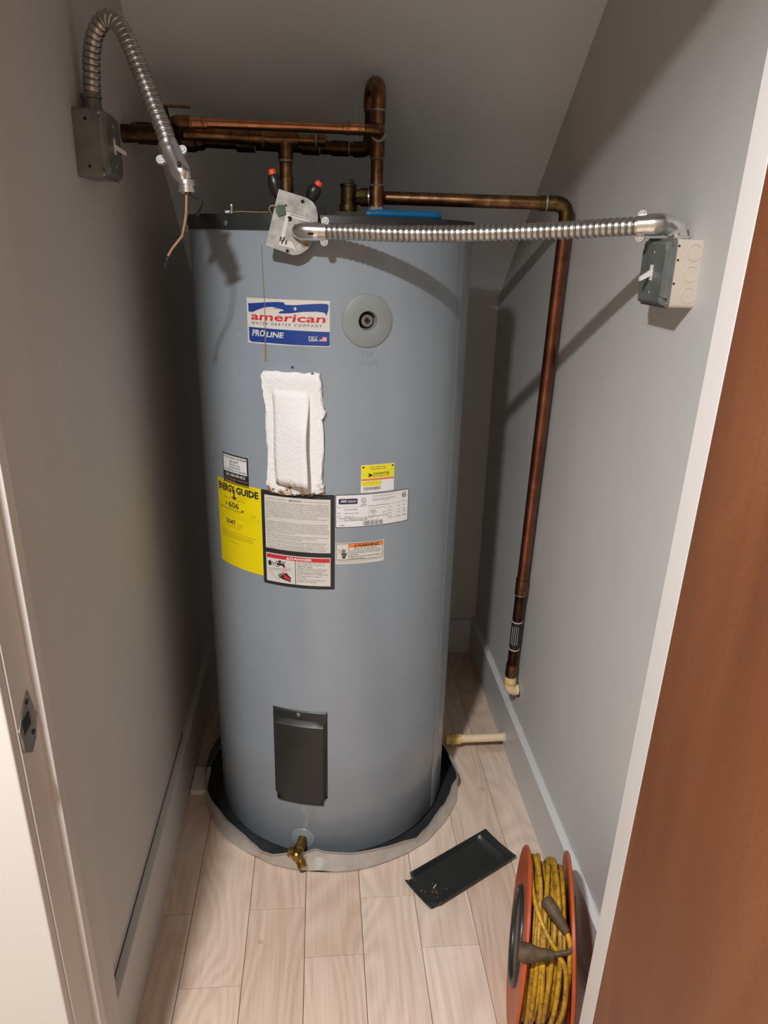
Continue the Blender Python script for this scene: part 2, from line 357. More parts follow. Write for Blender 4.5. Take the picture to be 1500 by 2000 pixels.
# vertical lap seam
mb = MB(); n = 16; vs_ = []; 
for i in range(n + 1):
    z = .012 + (1.466 - .012) * i / n; vs_ += [onT(57.0, z, .0003), onT(58.5, z, .0012), onT(63, z, .0013), onT(64, z, .0003)]
fs = [(i * 4 + k, i * 4 + k + 1, i * 4 + k + 5, i * 4 + k + 4) for i in range(n) for k in range(3)]
mb.add(vs_, fs).build('lap_seam', 'tank_paint', wh, 40)
# relief port plug cover
pc = Vector(onT(11.5, 1.308, 0)); pn = nT(11.5); px, py, _ = frame(pn)
mb = MB(); vs_ = []; fs = []; seg = 48
prof = [(.0506, .0), (.0500, .0022), (.0475, .0034), (.0300, .0040), (.0200, .0044), (.0186, .0036), (.0178, -.004), (.0165, -.020), (.0010, -.020)]
for r_, d in prof:
    for k in range(seg):
        a = 2 * math.pi * k / seg; s_ = r_ * math.cos(a); sag = TR * (1 - math.cos(s_ / TR)) if r_ > .0187 else 0
        vs_.append(pc + pn * (d - sag) + px * s_ + Vector((0, 0, 1)) * r_ * math.sin(a))
for i in range(len(prof) - 1):
    for k in range(seg): fs.append((i * seg + k, i * seg + (k + 1) % seg, (i + 1) * seg + (k + 1) % seg, (i + 1) * seg + k))
mb.add(vs_, fs); rp_ = mb.build('relief_port_cover', 'grey_plastic', wh, 40); lab(rp_, 'round grey plastic cover with a recessed plug')
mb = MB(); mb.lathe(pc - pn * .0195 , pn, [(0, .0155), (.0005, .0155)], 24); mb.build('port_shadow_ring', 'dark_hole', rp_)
mb = MB(); mb.lathe(pc - pn * .019 + px * .001, pn, [(0, .0125), (.009, .0125), (.011, .0110), (.0112, .007), (.0085, .0065)], 20); pl = mb.build('port_plug', 'steel_screw', rp_, 40)
mb = MB(); mb.lathe(pc - pn * .0080 + px * .001, pn, [(0, .0058), (.0016, .0058)], 4); mb.build('square_socket', 'dark_hole', rp_)

# ---- flat print laid on the skin ---------------------------------------------------------------
class Print:
    """label in picture-like coordinates u (0 left..1 right), v (0 top..1 bottom) on the tank skin"""
    def __init__(s, th0, th1, z0, z1):
        s.s0 = R(th0) * TR; s.s1 = R(th1) * TR; s.z0 = z0; s.z1 = z1; s.items = []
    def pt(s, u, v): return (s.s0 + (s.s1 - s.s0) * u, s.z0 + (s.z1 - s.z0) * v)
    def poly(s, pts, m, layer=1): s.items.append(([s.pt(*p) for p in pts], None, m, layer)); return s
    def rect(s, u0, u1, v0, v1, m, layer=1): return s.poly([(u0, v0), (u1, v0), (u1, v1), (u0, v1)], m, layer)
    def rrect(s, u0, u1, v0, v1, rad, m, layer=1):
        W = s.s1 - s.s0; Hh = s.z0 - s.z1; ru = rad / W; rv = rad / Hh; p = []
        for cu, cv, a0 in ((u1 - ru, v1 - rv, 0), (u0 + ru, v1 - rv, 90), (u0 + ru, v0 + rv, 180), (u1 - ru, v0 + rv, 270)):
            for k in range(5): a = R(a0 + 22.5 * k); p.append((cu + ru * math.cos(a), cv + rv * math.sin(a)))
        return s.poly(p, m, layer)
    def disc(s, u, v, rad, m, layer=1, sides=24, rot=0, sq=1):
        W = s.s1 - s.s0; Hh = s.z0 - s.z1
        return s.poly([(u + rad * math.cos(R(rot) + 2 * math.pi * k / sides) / W, v + sq * rad * math.sin(R(rot) + 2 * math.pi * k / sides) / Hh) for k in range(sides)], m, layer)
    def line(s, u0, v0, u1, v1, wd, m, layer=1):
        a = Vector(s.pt(u0, v0)); b_ = Vector(s.pt(u1, v1)); d = (b_ - a).normalized(); n_ = Vector((-d.y, d.x)) * wd / 2
        s.items.append(([tuple(a - n_), tuple(b_ - n_), tuple(b_ + n_), tuple(a + n_)], None, m, layer)); return s
    def text(s, t, u0, u1, v0, v1, m, layer=1, bold=0, shear=0, slant=0):
        x0, y1 = s.pt(u0, v0); x1, y0 = s.pt(u1, v1); s.items.append(((x0, x1, y0, y1), (t, bold, shear, slant), m, layer)); return s
    def words(s, u0, u1, v0, v1, lines, m, layer=1, last=.6):
        h = (v1 - v0) / lines
        for i in range(lines):
            e = u1 if i < lines - 1 else u0 + (u1 - u0) * last; u = u0
            while u < e - .004:
                wd = min(random.uniform(.025, .09) * (u1 - u0) + .004, e - u); s.rect(u, u + wd, v0 + h * (i + .33), v0 + h * (i + .60), m, layer); u += wd + .012 * (u1 - u0)
        return s
    def build(s, name, parent, label=None, only=None):
        mats = []; data = {}
        for g, t, m, ly in s.items:
            bm = data.setdefault((m, ly), bmesh.new())
            if t is None:
                f_ = bm.faces.new([bm.verts.new((x, y, 0)) for x, y in g])
            else:
                vv, ff = glyphs(*t[:2]); 
                if not vv: continue
                ax0 = min(p[0] for p in vv); ax1 = max(p[0] for p in vv); ay0 = min(p[1] for p in vv); ay1 = max(p[1] for p in vv)
                x0, x1, y0, y1 = g; sh = t[2] * (y1 - y0); nv = []
                for px_, py_ in vv:
                    fx = (px_ - ax0) / (ax1 - ax0); fy = (py_ - ay0) / (ay1 - ay0)
                    nv.append(bm.verts.new((x0 + fx * (x1 - x0 - abs(sh)) + fy * sh, y0 + fy * (y1 - y0) + t[3] * fx, 0)))
                for q_ in ff:
                    try: bm.faces.new([nv[i] for i in q_])
                    except ValueError: pass
        mb = MB(); sub = MB()
        for (m, ly), bm in sorted(data.items(), key=lambda kv: kv[0][1]):
            bmesh.ops.triangulate(bm, faces=bm.faces[:])
            xs = [v_.co.x for v_ in bm.verts]; k = math.ceil(min(xs) / .0108)
            while k * .0108 < max(xs):
                bmesh.ops.bisect_plane(bm, geom=bm.verts[:] + bm.edges[:] + bm.faces[:], plane_co=(k * .0108, 0, 0), plane_no=(1, 0, 0)); k += 1
            bm.verts.index_update(); tgt = mb if ly == 0 else sub
            if m not in mats: mats.append(m)
            off = .00035 + .00022 * ly
            fcs = []
            for f_ in bm.faces:
                f_.normal_update(); ids = tuple(v_.index for v_ in f_.verts); fcs.append(ids if f_.normal.z > 0 else ids[::-1])
            tgt.add([arc(v_.co.x, v_.co.y, off) for v_ in bm.verts], fcs, mats.index(m)); bm.free()
        o = mb.build(name, mats, parent, 0, fix=False)
        if sub.f: sub.build('print', mats, o, 0, fix=False)
        if label: lab(o, label)
        return o
GC = {}
def glyphs(t, bold):
    if (t, bold) in GC: return GC[(t, bold)]
    c = bpy.data.curves.new('t', 'FONT'); c.body = t; c.size = 1; c.resolution_u = 2; c.offset = bold; c.dimensions = '2D'; c.fill_mode = 'FRONT'
    o = bpy.data.objects.new('t', c); me = bpy.data.meshes.new_from_object(o)
    r_ = ([(v_.co.x, v_.co.y) for v_ in me.vertices], [tuple(p.vertices) for p in me.polygons])
    bpy.data.meshes.remove(me); bpy.data.objects.remove(o); bpy.data.curves.remove(c); GC[(t, bold)] = r_; return r_

# brand label, points in (theta, z)
p = Print(-33.5, -2.0, 1.3445, 1.2585)
tz = lambda L_: [((a - -33.5) / 31.5, (1.3445 - z) / .086) for a, z in L_]
p.rect(0, 1, 0, 1, 'cream_print', 0)
p.poly(tz([(-32.81, 1.3337), (-25.78, 1.3374), (-21.05, 1.3394), (-18.38, 1.3391), (-18.01, 1.3348), (-14.36, 1.3347), (-8.98, 1.3376), (-4.75, 1.339), (-2.91, 1.3384), (-2.4, 1.3363), (-2.5, 1.3286), (-3.19, 1.3157), (-3.4, 1.3201), (-4.24, 1.3228), (-6.88, 1.3241), (-11.69, 1.3228), (-16.62, 1.319), (-20.01, 1.3182), (-20.58, 1.3189), (-19.99, 1.3216), (-18.45, 1.3236), (-18.84, 1.3257), (-19.97, 1.3266), (-21.68, 1.3292), (-23.43, 1.3296), (-25.84, 1.3281), (-28.98, 1.3225), (-30.95, 1.3179), (-32.81, 1.3182)]), 'ink_blue')
p.poly(tz([(-22.9, 1.3277), (-21.2, 1.3281), (-20.6, 1.3262), (-21.5, 1.3268)]), 'ink_blue', 2)
p.poly(tz([(-19.6, 1.3232), (-18.7, 1.3215), (-19.8, 1.3222)]), 'ink_blue', 2)
cu, cv = tz([(-14.27, 1.3281)])[0]
p.poly([(cu + (.0046 if k % 2 == 0 else .0018) * math.sin(k * math.pi / 5 + .2) / .1704, cv - (.0046 if k % 2 == 0 else .0018) * math.cos(k * math.pi / 5 + .2) / .086) for k in range(10)], 'cream_print', 2)
p.text('american', .05, .965, .315, .48, 'ink_red', 1, .020, .22)
p.text('W A T E R   H E A T E R   C O M P A N Y', .055, .915, .515, .578, 'ink_navy', 1, 0, .25)
p.poly(tz([(-32.9, 1.2893), (-2.1, 1.2868), (-2.04, 1.2627), (-2.36, 1.2601), (-14.61, 1.2602), (-25.04, 1.2612), (-32.1, 1.2610), (-32.88, 1.2644)]), 'ink_blue')
p.text('PRO', .062, .245, .69, .84, 'cream_print', 2, .03, .18); p.text('LINE', .25, .475, .72, .84, 'cream_print', 2, .03, .22)
p.text('MADE IN', .76, .86, .775, .805, 'cream_print', 2, .012); p.text('USA', .76, .865, .815, .885, 'cream_print', 2, .03)
p.rect(.88, .965, .785, .88, 'cream_print', 2); p.rect(.88, .915, .785, .835, 'ink_blue', 3)
for k in range(4): p.rect(.915 if k < 2 else .88, .965, .787 + .026 * k, .800 + .026 * k, 'ink_salmon', 3)
p.build('brand_label', wh, 'white and blue label reading american water heater company proline')
# rust streak through the brand label
mb = MB(); L1 = [(-26.3, 1.44), (-26.15, 1.3846), (-25.75, 1.3352), (-25.85, 1.2786), (-26.05, 1.24), (-26.1, 1.2262)]; ww = [.10, .12, .13, .15, .26, .34]
vs_ = []; 
for (t, z), q_ in zip(L1, ww): vs_ += [onT(t - q_, z, .0014), onT(t + q_, z, .0014)]
mb.add(vs_, [(i * 2, i * 2 + 1, i * 2 + 3, i * 2 + 2) for i in range(len(L1) - 1)]).build('rust_streak', 'rust_drip', wh)
# small marks in the paint
for pts, wd in (([(39.5, .664), (40.6, .676)], .0007), ([(40.8, .662), (41.4, .674)], .0006), ([(-38.5, 1.272), (-37.2, 1.2735)], .0006), ([(-36.6, 1.1825), (-36.2, 1.183)], .001), ([(-1.2, 1.427), (-1.0, 1.44)], .0005)):
    q = Print(0, 1, 1, 0); q.items = [([ (R(pts[0][0]) * TR, pts[0][1] - wd), (R(pts[1][0]) * TR, pts[1][1] - wd), (R(pts[1][0]) * TR, pts[1][1] + wd), (R(pts[0][0]) * TR, pts[0][1] + wd)], None, 'scratch', 0)]; q.build('paint_scratch', wh)
MB().lathe(onT(-15.7, 1.217, -.001), nT(-15.7), [(0, .0024), (.0016, .0024)], 12).build('screw_hole', 'dark_hole', wh)
# embossed lettering under the relief port
for t, z0, z1, a0, a1 in (('T&P', 1.2505, 1.2395, 9.3, 14.0), ('VALVE', 1.2345, 1.2235, 7.8, 15.6)):
    vv, ff = glyphs(t, -.012); ax1 = max(v_[0] for v_ in vv); ay1 = max(v_[1] for v_ in vv); mb = MB()
    n0 = [arc(R(a0) * TR + v_[0] / ax1 * R(a1 - a0) * TR, z1 + v_[1] / ay1 * (z0 - z1), .0007) for v_ in vv]
    mb.add(n0, ff).build('embossed_lettering', 'tank_paint', wh)
# energy label
p = Print(-56.2, -30.2, .9565, .7565)
p.rect(0, 1, 0, 1, 'label_yellow', 0)
p.text('ENERGY', .035, .47, .042, .125, 'ink_black', 1, .045); p.text('GUIDE', .50, .955, .042, .125, 'ink_black', 1, .045)
p.rect(.437, .468, .08, .172, 'ink_black', 2); p.poly([(.38, .168), (.52, .168), (.452, .198)], 'ink_black', 2)
p.words(.04, .95, .010, .034, 1, 'ink_yellow_soft', 1, .95); p.words(.03, .38, .12, .15, 2, 'ink_yellow_soft'); p.words(.55, .95, .135, .15, 1, 'ink_yellow_soft'); p.words(.55, .72, .155, .185, 2, 'ink_yellow_soft')
p.text('Estimated Yearly Energy Cost', .18, .70, .182, .214, 'ink_yellow_soft', 1, .004)
p.text('$', .22, .262, .248, .292, 'ink_black', 1, .012); p.text('606', .30, .545, .232, .30, 'ink_black', 1, .016)
p.line(.055, .322, .62, .322, .0012, 'ink_black'); p.line(.62, .322, .90, .322, .0004, 'ink_yellow_soft'); p.poly([(.59, .300), (.66, .300), (.625, .322)], 'ink_black')
p.text('$485', .07, .12, .333, .347, 'ink_yellow_soft'); p.text('$624', .80, .89, .333, .349, 'ink_yellow_soft'); p.text('Cost Range of Similar Models', .22, .55, .336, .352, 'ink_yellow_soft')
for v_ in (.375, .41): p.line(.05, v_, .95, v_, .0003, 'ink_yellow_soft')
p.rect(.94, .944, .33, .41, 'ink_yellow_soft')
p.text('5047', .215, .455, .445, .50, 'ink_black', 1, .016); p.text('kWh', .50, .60, .475, .495, 'ink_yellow_soft', 1, .01)
p.text('Estimated Yearly Electricity Use', .20, .58, .515, .533, 'ink_yellow_soft')
p.words(.03, .94, .585, .605, 1, 'ink_yellow_soft', 1, .95); p.words(.06, .82, .612, .68, 4, 'ink_yellow_soft', 1, .3)
p.text('ftc.gov/energy', .30, .52, .70, .72, 'ink_yellow_soft')
p.build('energy_label', wh, 'large yellow energyguide label')
# problem label
p = Print(-51.0, -35.9, 1.0185, .952)
p.rect(0, 1, 0, 1, 'ink_black', 0); p.rect(.035, .95, .045, .60, 'white_print', 1)
p.text('IF YOU HAVE A PROBLEM', .06, .93, .075, .15, 'ink_black', 2, .01); p.text('DO NOT', .31, .66, .19, .28, 'ink_black', 2, .014)
p.text('RETURN THIS', .30, .70, .315, .375, 'ink_black', 2, .008); p.text('WATER HEATER', .27, .73, .405, .465, 'ink_black', 2, .008); p.text('TO THE PLACE OF PURCHASE', .06, .93, .50, .565, 'ink_black', 2, .008)
p.text('Call 1-800-999-9515', .10, .88, .645, .745, 'white_print', 1, .012); p.text('For free installation, warranty and', .05, .95, .80, .85, 'ink_pink', 1); p.text('service questions', .05, .5, .88, .93, 'ink_pink', 1)
p.build('notice_label', wh, 'small black and white notice with a phone number')
# important and danger label
p = Print(-30.1, -.2, .957, .7405)
p.rrect(0, 1, 0, 1, .003, 'ink_black', 0); p.rect(.05, .945, .048, .605, 'cream_print', 1)
p.text('IMPORTANT', .40, .575, .07, .09, 'ink_black', 2, .004); p.line(.08, .08, .37, .08, .0005, 'ink_black', 2); p.line(.60, .08, .92, .08, .0005, 'ink_black', 2)
para = [(.105, ["The water heater should be located in an area where leakage of the tank or connections will not", "result in damage to the area adjacent to the water heater or to lower floors of the structure.", "Due to the normal corrosive action of the water, the tank will eventually leak after an extended", "period of time. Also any external plumbing leak, including those from improper installation, may", "cause early failure of the tank due to corrosion if not repaired. If the homeowner is uncomfortable", "with making the repair a qualified person should be contacted. When such locations cannot be", "avoided, the water heater must be installed in a suitable drain pan under the water heater. Such", "pans must be at least two inches deep, have a minimum length and width of at", "least 2 inches greater than the diameter of the water heater, and be piped to an adequate", "drain."], .0183),
 (.308, ["Good temperature and pressure protective equipment is required by local codes, but not less than a", "combination temperature and pressure relief valve certified as meeting the requirements for", "Relief Valves and Automatic Gas Shutoff Devices for Hot Water Supply Systems, ANSI Z21.22,", "by a nationally recognized testing laboratory that maintains periodic inspection of production of", "listed equipment or materials. The valve must be oriented, provided with tubing or otherwise", "installed so that discharge can exit only within 6 inches above, or below, the structural floor,", "and cannot contact any live electrical part."], .0183),
 (.442, ["Notice: Where a supplemental heat source is connected to this heater, the upper thermostat", "of the water heater must be set to the lowest setting and the heat source", "should not exceed the water heater thermostat setting."], .0183),
 (.503, ["Portions of the water heater are insulated with polyurethane foam. A supplemental blanket", "may be used but must not cover the access panels, labels or temperature relief valve."], .0183),
 (.543, ["Notice: The insulation of this unit is self extinguishing but will burn at about 600 F."], .0183)]
for v0, lines, dv in para:
    for i, t in enumerate(lines):
        p.text(t, .065, .065 + .86 * min(1, len(t) / 92), v0 + i * dv, v0 + i * dv + .0125, 'ink_soft', 2, .012)
p.text('STATE OF CALIFORNIA NOTICE', .29, .71, .562, .574, 'ink_black', 2, .003); p.line(.09, .568, .27, .568, .0004, 'ink_black', 2); p.line(.73, .568, .91, .568, .0004, 'ink_black', 2)
p.text('This water heater must be braced, anchored or strapped to avoid falling or moving during', .065, .88, .579, .590, 'ink_soft', 2, .012); p.text('an earthquake. See instructions for correct installation procedures.', .065, .66, .592, .602, 'ink_soft', 2, .012)
p.rect(.05, .945, .655, .965, 'cream_print', 1); p.rect(.06, .935, .665, .708, 'ink_red', 2)
p.text('DANGER', .40, .70, .674, .699, 'white_print', 3, .03); p.poly([(.345, .70), (.395, .70), (.37, .672)], 'white_print', 3)
p.rect(.47, .478, .708, .963, 'ink_black', 2)
for v0, ls in ((.714, ["Water temperature over 125F can", "cause severe burns instantly or", "death from scalds."]), (.775, ["Children, disabled and elderly are", "at highest risk of being scalded."]), (.815, ["See instruction manual before", "setting temperature at water heater."]), (.857, ["Feel water before bathing or", "showering."]), (.898, ["Temperature limiting valves are", "available, see manual."])):
    for i, t in enumerate(ls): p.text(t, .495, .495 + .43 * len(t) / 36, v0 + i * .0195, v0 + i * .0195 + .0145, 'ink_soft', 2, .014)
p.disc(.105, .765, .0042, 'ink_black', 2, 16, 0, 1.5); p.disc(.255, .735, .0032, 'ink_black', 2)
for a, b_ in ((.145, .755), (.15, .78), (.165, .765), (.295, .735), (.31, .75), (.325, .735)): p.disc(a, b_, .0018, 'ink_black', 2, 4)
p.disc(.215, .765, .0055, 'ink_black', 2, 20, 0, 1.25); p.disc(.215, .765, .0042, 'cream_print', 3, 20, 0, 1.25)
p.poly([(.205, .752), (.30, .752), (.325, .765), (.33, .790), (.30, .790), (.295, .775), (.21, .777)], 'ink_black', 4)
p.poly([(.30, .793), (.33, .793), (.35, .83), (.345, .86), (.30, .86), (.29, .83)], 'ink_pink', 3)
p.line(.07, .828, .40, .800, .0006, 'ink_black', 2); p.line(.10, .842, .41, .815, .0006, 'ink_black', 2); p.line(.10, .842, .095, .862, .0006, 'ink_black', 2); p.line(.095, .862, .24, .94, .0006, 'ink_black', 2)
p.poly([(.27, .838), (.30, .858), (.325, .862), (.345, .845), (.375, .872), (.405, .895), (.405, .945), (.36, .935), (.30, .925), (.23, .905), (.225, .898), (.28, .905), (.22, .888), (.222, .878), (.285, .893), (.24, .868), (.245, .858), (.295, .88)], 'ink_black', 4)
p.poly([(.30, .868), (.33, .873), (.36, .885), (.40, .91), (.40, .935), (.35, .92), (.31, .905)], 'ink_red', 5)
p.build('danger_label', wh, 'black bordered important notice above a red danger warning')
# contractor label
p = Print(9.8, 23.5, 1.0195, .9595)
p.rrect(0, 1, 0, 1, .002, 'white_print', 0); p.rrect(.01, .99, .01, .50, .0018, 'contractor_yellow', 1); p.rect(.01, .99, .50, .565, 'ink_salmon', 1); p.rect(.02, .60, .585, .765, 'contractor_yellow', 1)
for u_, v_ in ((.06, .085), (.935, .085)): p.disc(u_, v_, .0018, 'ink_black', 2, 10); p.poly([(u_ - .01, v_ - .04), (u_ + .055, v_), (u_ - .01, v_ + .04)], 'ink_black', 2)
p.text('SALES - PROMO - AREA', .27, .73, .07, .11, 'ink_soft', 2, .01); p.text('Rewards this for the', .27, .72, .135, .18, 'ink_soft', 2, .02)
p.text('CONTRACTOR', .35, .85, .295, .365, 'ink_black', 2, .03); p.text('REWARDS.COM', .35, .84, .385, .45, 'ink_soft', 2, .0)
p.disc(.25, .375, .0038, 'ink_black', 2, 16); p.poly([(.22, .31), (.33, .365), (.33, .40), (.22, .45)], 'ink_black', 2); p.disc(.222, .38, .0015, 'contractor_yellow', 3, 10)
p.words(.05, .15, .34, .37, 1, 'ink_soft', 2); p.words(.14, .50, .60, .625, 1, 'ink_soft', 2, .9); p.text('8 J I 0 - I 0 G 8 - 3 8 C 8', .05, .58, .645, .695, 'ink_soft', 2, 0); p.words(.1, .52, .715, .735, 1, 'ink_soft', 2, .9)
u = .08
while u < .57: wd = random.choice((.004, .008, .006)); p.rect(u, u + wd, .80, .91, 'ink_soft', 2); u += wd + random.choice((.004, .007, .01))
p.words(.05, .22, .94, .965, 1, 'ink_soft', 2, .9)
p.build('contractor_label', wh, 'small yellow and white contractor rewards sticker')
# rating label
p = Print(.05, 30.6, .957, .884)
p.rrect(0, 1, 0, 1, .003, 'ink_black', 0); p.rrect(.008, .992, .018, .982, .0025, 'white_print', 1)
p.rrect(.04, .28, .12, .285, .0022, 'ink_navy', 2); p.text('AWH', .06, .145, .155, .235, 'white_print', 3, .03, .3); p.text('SERIES', .155, .265, .17, .235, 'white_print', 3, .0)
p.disc(.36, .19, .0058, 'ink_black', 2); p.disc(.36, .19, .0049, 'white_print', 3); p.text('UL', .342, .378, .155, .225, 'ink_black', 4, .01); p.text('LISTED', .325, .40, .30, .335, 'ink_soft', 2, .02); p.words(.32, .40, .345, .375, 1, 'ink_soft', 2)
p.words(.475, .80, .06, .115, 2, 'ink_soft', 2, .8); p.words(.475, .80, .15, .24, 3, 'ink_soft', 2, .8)
p.disc(.93, .16, .0060, 'ink_black', 2); p.disc(.932, .16, .0047, 'white_print', 3); p.rect(.955, .985, .12, .20, 'white_print', 4); p.text('SA', .91, .955, .125, .195, 'ink_black', 5, .03); p.words(.89, .97, .30, .33, 1, 'ink_soft', 2)
for a in ((0.01, .365, .99, .365), (.01, .70, .69, .70), (.01, .80, .55, .80), (.43, .365, .43, .70), (.685, .365, .685, .80), (.55, .70, .55, .80), (.69, .80, .99, .80), (.43, .375, .685, .375), (.43, .69, .685, .69)): p.line(*a, .0004, 'ink_soft', 2)
p.text('E62-80H-045D', .11, .28, .43, .475, 'ink_soft', 2, .0); p.text('1409100191861', .11, .30, .545, .59, 'ink_soft', 2, .0); p.text('100226192', .11, .24, .645, .685, 'ink_soft', 2, .0)
for v_ in (.38, .52, .55, .62, .65): p.words(.02, .075, v_, v_ + .028, 1, 'ink_soft', 2, .9)
p.text('LIMITED', .445, .52, .50, .535, 'ink_soft', 2, .01); p.text('WARRANTY', .445, .545, .55, .585, 'ink_soft', 2, .01); p.words(.45, .67, .43, .465, 1, 'ink_soft', 2, .9); p.words(.47, .53, .61, .68, 2, 'ink_soft', 2); p.words(.62, .66, .58, .66, 2, 'ink_soft', 2)
for v_ in (.44, .48, .55, .58, .63, .66, .73, .76): p.words(.70, .755, v_, v_ + .026, 1, 'ink_soft', 2, .8)
for c_, t in ((.83, '208'), (.92, '240')): p.text(t, c_, c_ + .03, .45, .48, 'ink_soft', 2)
for v_ in (.57, .65, .76): p.text('3375', .83, .868, v_, v_ + .032, 'ink_soft', 2); p.text('4500', .915, .957, v_, v_ + .032, 'ink_soft', 2)
p.text('FOR REPLACEMENT PARTS CALL 1-800-999-9515', .05, .50, .715, .745, 'ink_soft', 2, .01); p.text('NIL CURRENT BUILDER', .11, .41, .755, .79, 'ink_soft', 2, .012); p.text('17092', .055, .115, .91, .95, 'ink_soft', 2, .01)
u = .36
while u < .62: wd = random.choice((.003, .005, .008)); p.rect(u, u + wd, .825, .965, 'ink_black', 2); u += wd + random.choice((.003, .006, .010))
p.build('rating_label', wh, 'wide white rating plate sticker with certification marks')
# warning label
p = Print(.1, 19.9, .8495, .8)
p.rect(0, 1, 0, 1, 'cream_print', 0); p.rrect(.015, .975, .035, .80, .002, 'ink_black', 1); p.rrect(.023, .967, .055, .78, .0018, 'cream_print', 2); p.rect(.268, .967, .055, .235, 'ink_orange', 3); p.rect(.258, .266, .05, .785, 'ink_black', 3)
p.text('WARNING', .43, .88, .08, .215, 'ink_black', 4, .03); p.poly([(.365, .215), (.425, .215), (.395, .07)], 'ink_black', 4); p.poly([(.388, .195), (.402, .195), (.395, .12)], 'ink_orange', 5)
p.text('Electrical shock hazard', .37, .83, .265, .325, 'ink_soft', 4, .006)
for v_, t, e in ((.36, 'Disconnect power before servicing.', .92), (.44, 'Replace all parts and panels before', .92), (.53, 'operating.', .46), (.61, 'Failure to do so can result in death or', .95), (.70, 'electrical shock.', .58)): p.text(t, .29, e, v_, v_ + .062, 'ink_soft', 4, .01)
p.text('CAUTION: to reduce the risk of injury follow the instructions and', .02, .93, .83, .87, 'ink_soft', 1, .006); p.words(.02, .55, .90, .94, 1, 'ink_soft', 1, .9)
p.poly([(.13, .62), (.20, .62), (.195, .72), (.14, .72)], 'ink_black', 4)
p.poly([(.125, .50), (.20, .50), (.205, .60), (.195, .655), (.14, .655), (.12, .58)], 'ink_black', 3)
for k, (a, h) in enumerate(((.128, .33), (.148, .29), (.168, .295), (.188, .33))): p.rect(a - .0065, a + .0065, h, .52, 'ink_black', 3)
p.poly([(.20, .56), (.225, .45), (.232, .46), (.21, .62)], 'ink_black', 3); p.rect(.14, .185, .575, .605, 'cream_print', 5)
for a in ((.05, .28, .085, .36), (.085, .36, .072, .42), (.072, .42, .11, .50)): p.line(*a, .0008, 'ink_black', 3)
p.build('warning_label', wh, 'small orange and white electrical warning sticker')

# upper access opening: bulging insulation and a folded strip of it
out = [(-27.9, 1.202), (-26.3, 1.207), (-17.0, 1.208), (-9.2, 1.208), (-5.4, 1.209), (-4.9, 1.178), (-4.6, 1.145), (-3.3, 1.133), (-4.6, 1.118), (-4.45, 1.056), (-4.7, .992), (-3.95, .966), (-9.7, .957), (-18.0, .954), (-25, .954), (-26.8, .972), (-25.9, 1.016), (-25.8, 1.079), (-26.1, 1.141), (-27.2, 1.171)]
cxs, czs = -15.5, 1.08
def ring(scale, off, j=0):
    P_ = []
    for i in range(len(out)):
        a, b_ = out[i], out[(i + 1) % len(out)]
        for t in (0, .25, .5, .75):
            th = a[0] + (b_[0] - a[0]) * t; z = a[1] + (b_[1] - a[1]) * t
            th = cxs + (th - cxs) * scale; z = czs + (z - czs) * scale
            P_.append(onT(th + random.uniform(-j, j) * .4, z + random.uniform(-j, j) * .0016, off + random.uniform(0, j) * .0012))
    return P_
rings = [ring(1.0, .0006, 1), ring(.995, .0075, 1), ring(.955, .0100, .8), ring(.85, .0088, .6), ring(.6, .0075, .5), ring(.3, .0075, .4), ring(.05, .0075)]
mb = MB(); n = len(rings[0]); mb.add(sum(rings, []), [(i * n + k, i * n + (k + 1) % n, (i + 1) * n + (k + 1) % n, (i + 1) * n + k) for i in range(len(rings) - 1) for k in range(n)] + [tuple((len(rings) - 1) * n + k for k in range(n))])
ins = mb.build('insulation_pad', 'insulation', wh, 50); lab(ins, 'white fibrous insulation bulging from the uncovered access opening')
mb = MB(); nu, nv = 8, 14; vs_ = []
for j in range(nv + 1):
    for i in range(nu + 1):
        u, v_ = i / nu, j / nv; th = -23.2 + u * 13.7 + 1.2 * v_ * (1 - u) + .25 * math.sin(v_ * 7 + u); z = 1.172 - v_ * .193
        lift = .0056 + .0215 * min(1, v_ * 2.6) * u ** 1.3 + .0035 * v_ * v_ + .0028 * v_ + .0006 * math.sin(v_ * 9 + u * 4)
        vs_.append(onT(th, z, lift))
for d in (0,):
    fs = [(j * (nu + 1) + i, (j + 1) * (nu + 1) + i, (j + 1) * (nu + 1) + i + 1, j * (nu + 1) + i + 1) for j in range(nv) for i in range(nu)]
mb.add(vs_, fs); fp = mb.build('insulation_flap', 'insulation', ins, 60); lab(fp, 'flat strip cut in the insulation and folded forward')
sm = fp.modifiers.new('thick', 'SOLIDIFY'); sm.thickness = .003; sm.offset = -1
for th, z, r_ in ((-23.5, .964, .004), (-20, .959, .005), (-16, .957, .0035), (-9, .958, .004), (-5.2, .962, .003), (-4.2, .970, .002), (-25.6, .970, .003), (-8, 1.2085, .0032), (-12, .9575, .003), (-18, .966, .003)):
    b_ = bmesh.new(); bmesh.ops.create_icosphere(b_, subdivisions=1, radius=r_)
    for v_ in b_.verts: v_.co *= random.uniform(.6, 1.2)
    me = bpy.data.meshes.new('rust_flake'); b_.to_mesh(me); b_.free(); me.materials.append(MATS['debris']); o = bpy.data.objects.new('rust_flake', me)
    COL.objects.link(o); o.location = onT(th, z, .0095); o.scale = (1.4, .6, .7); o.parent = ins

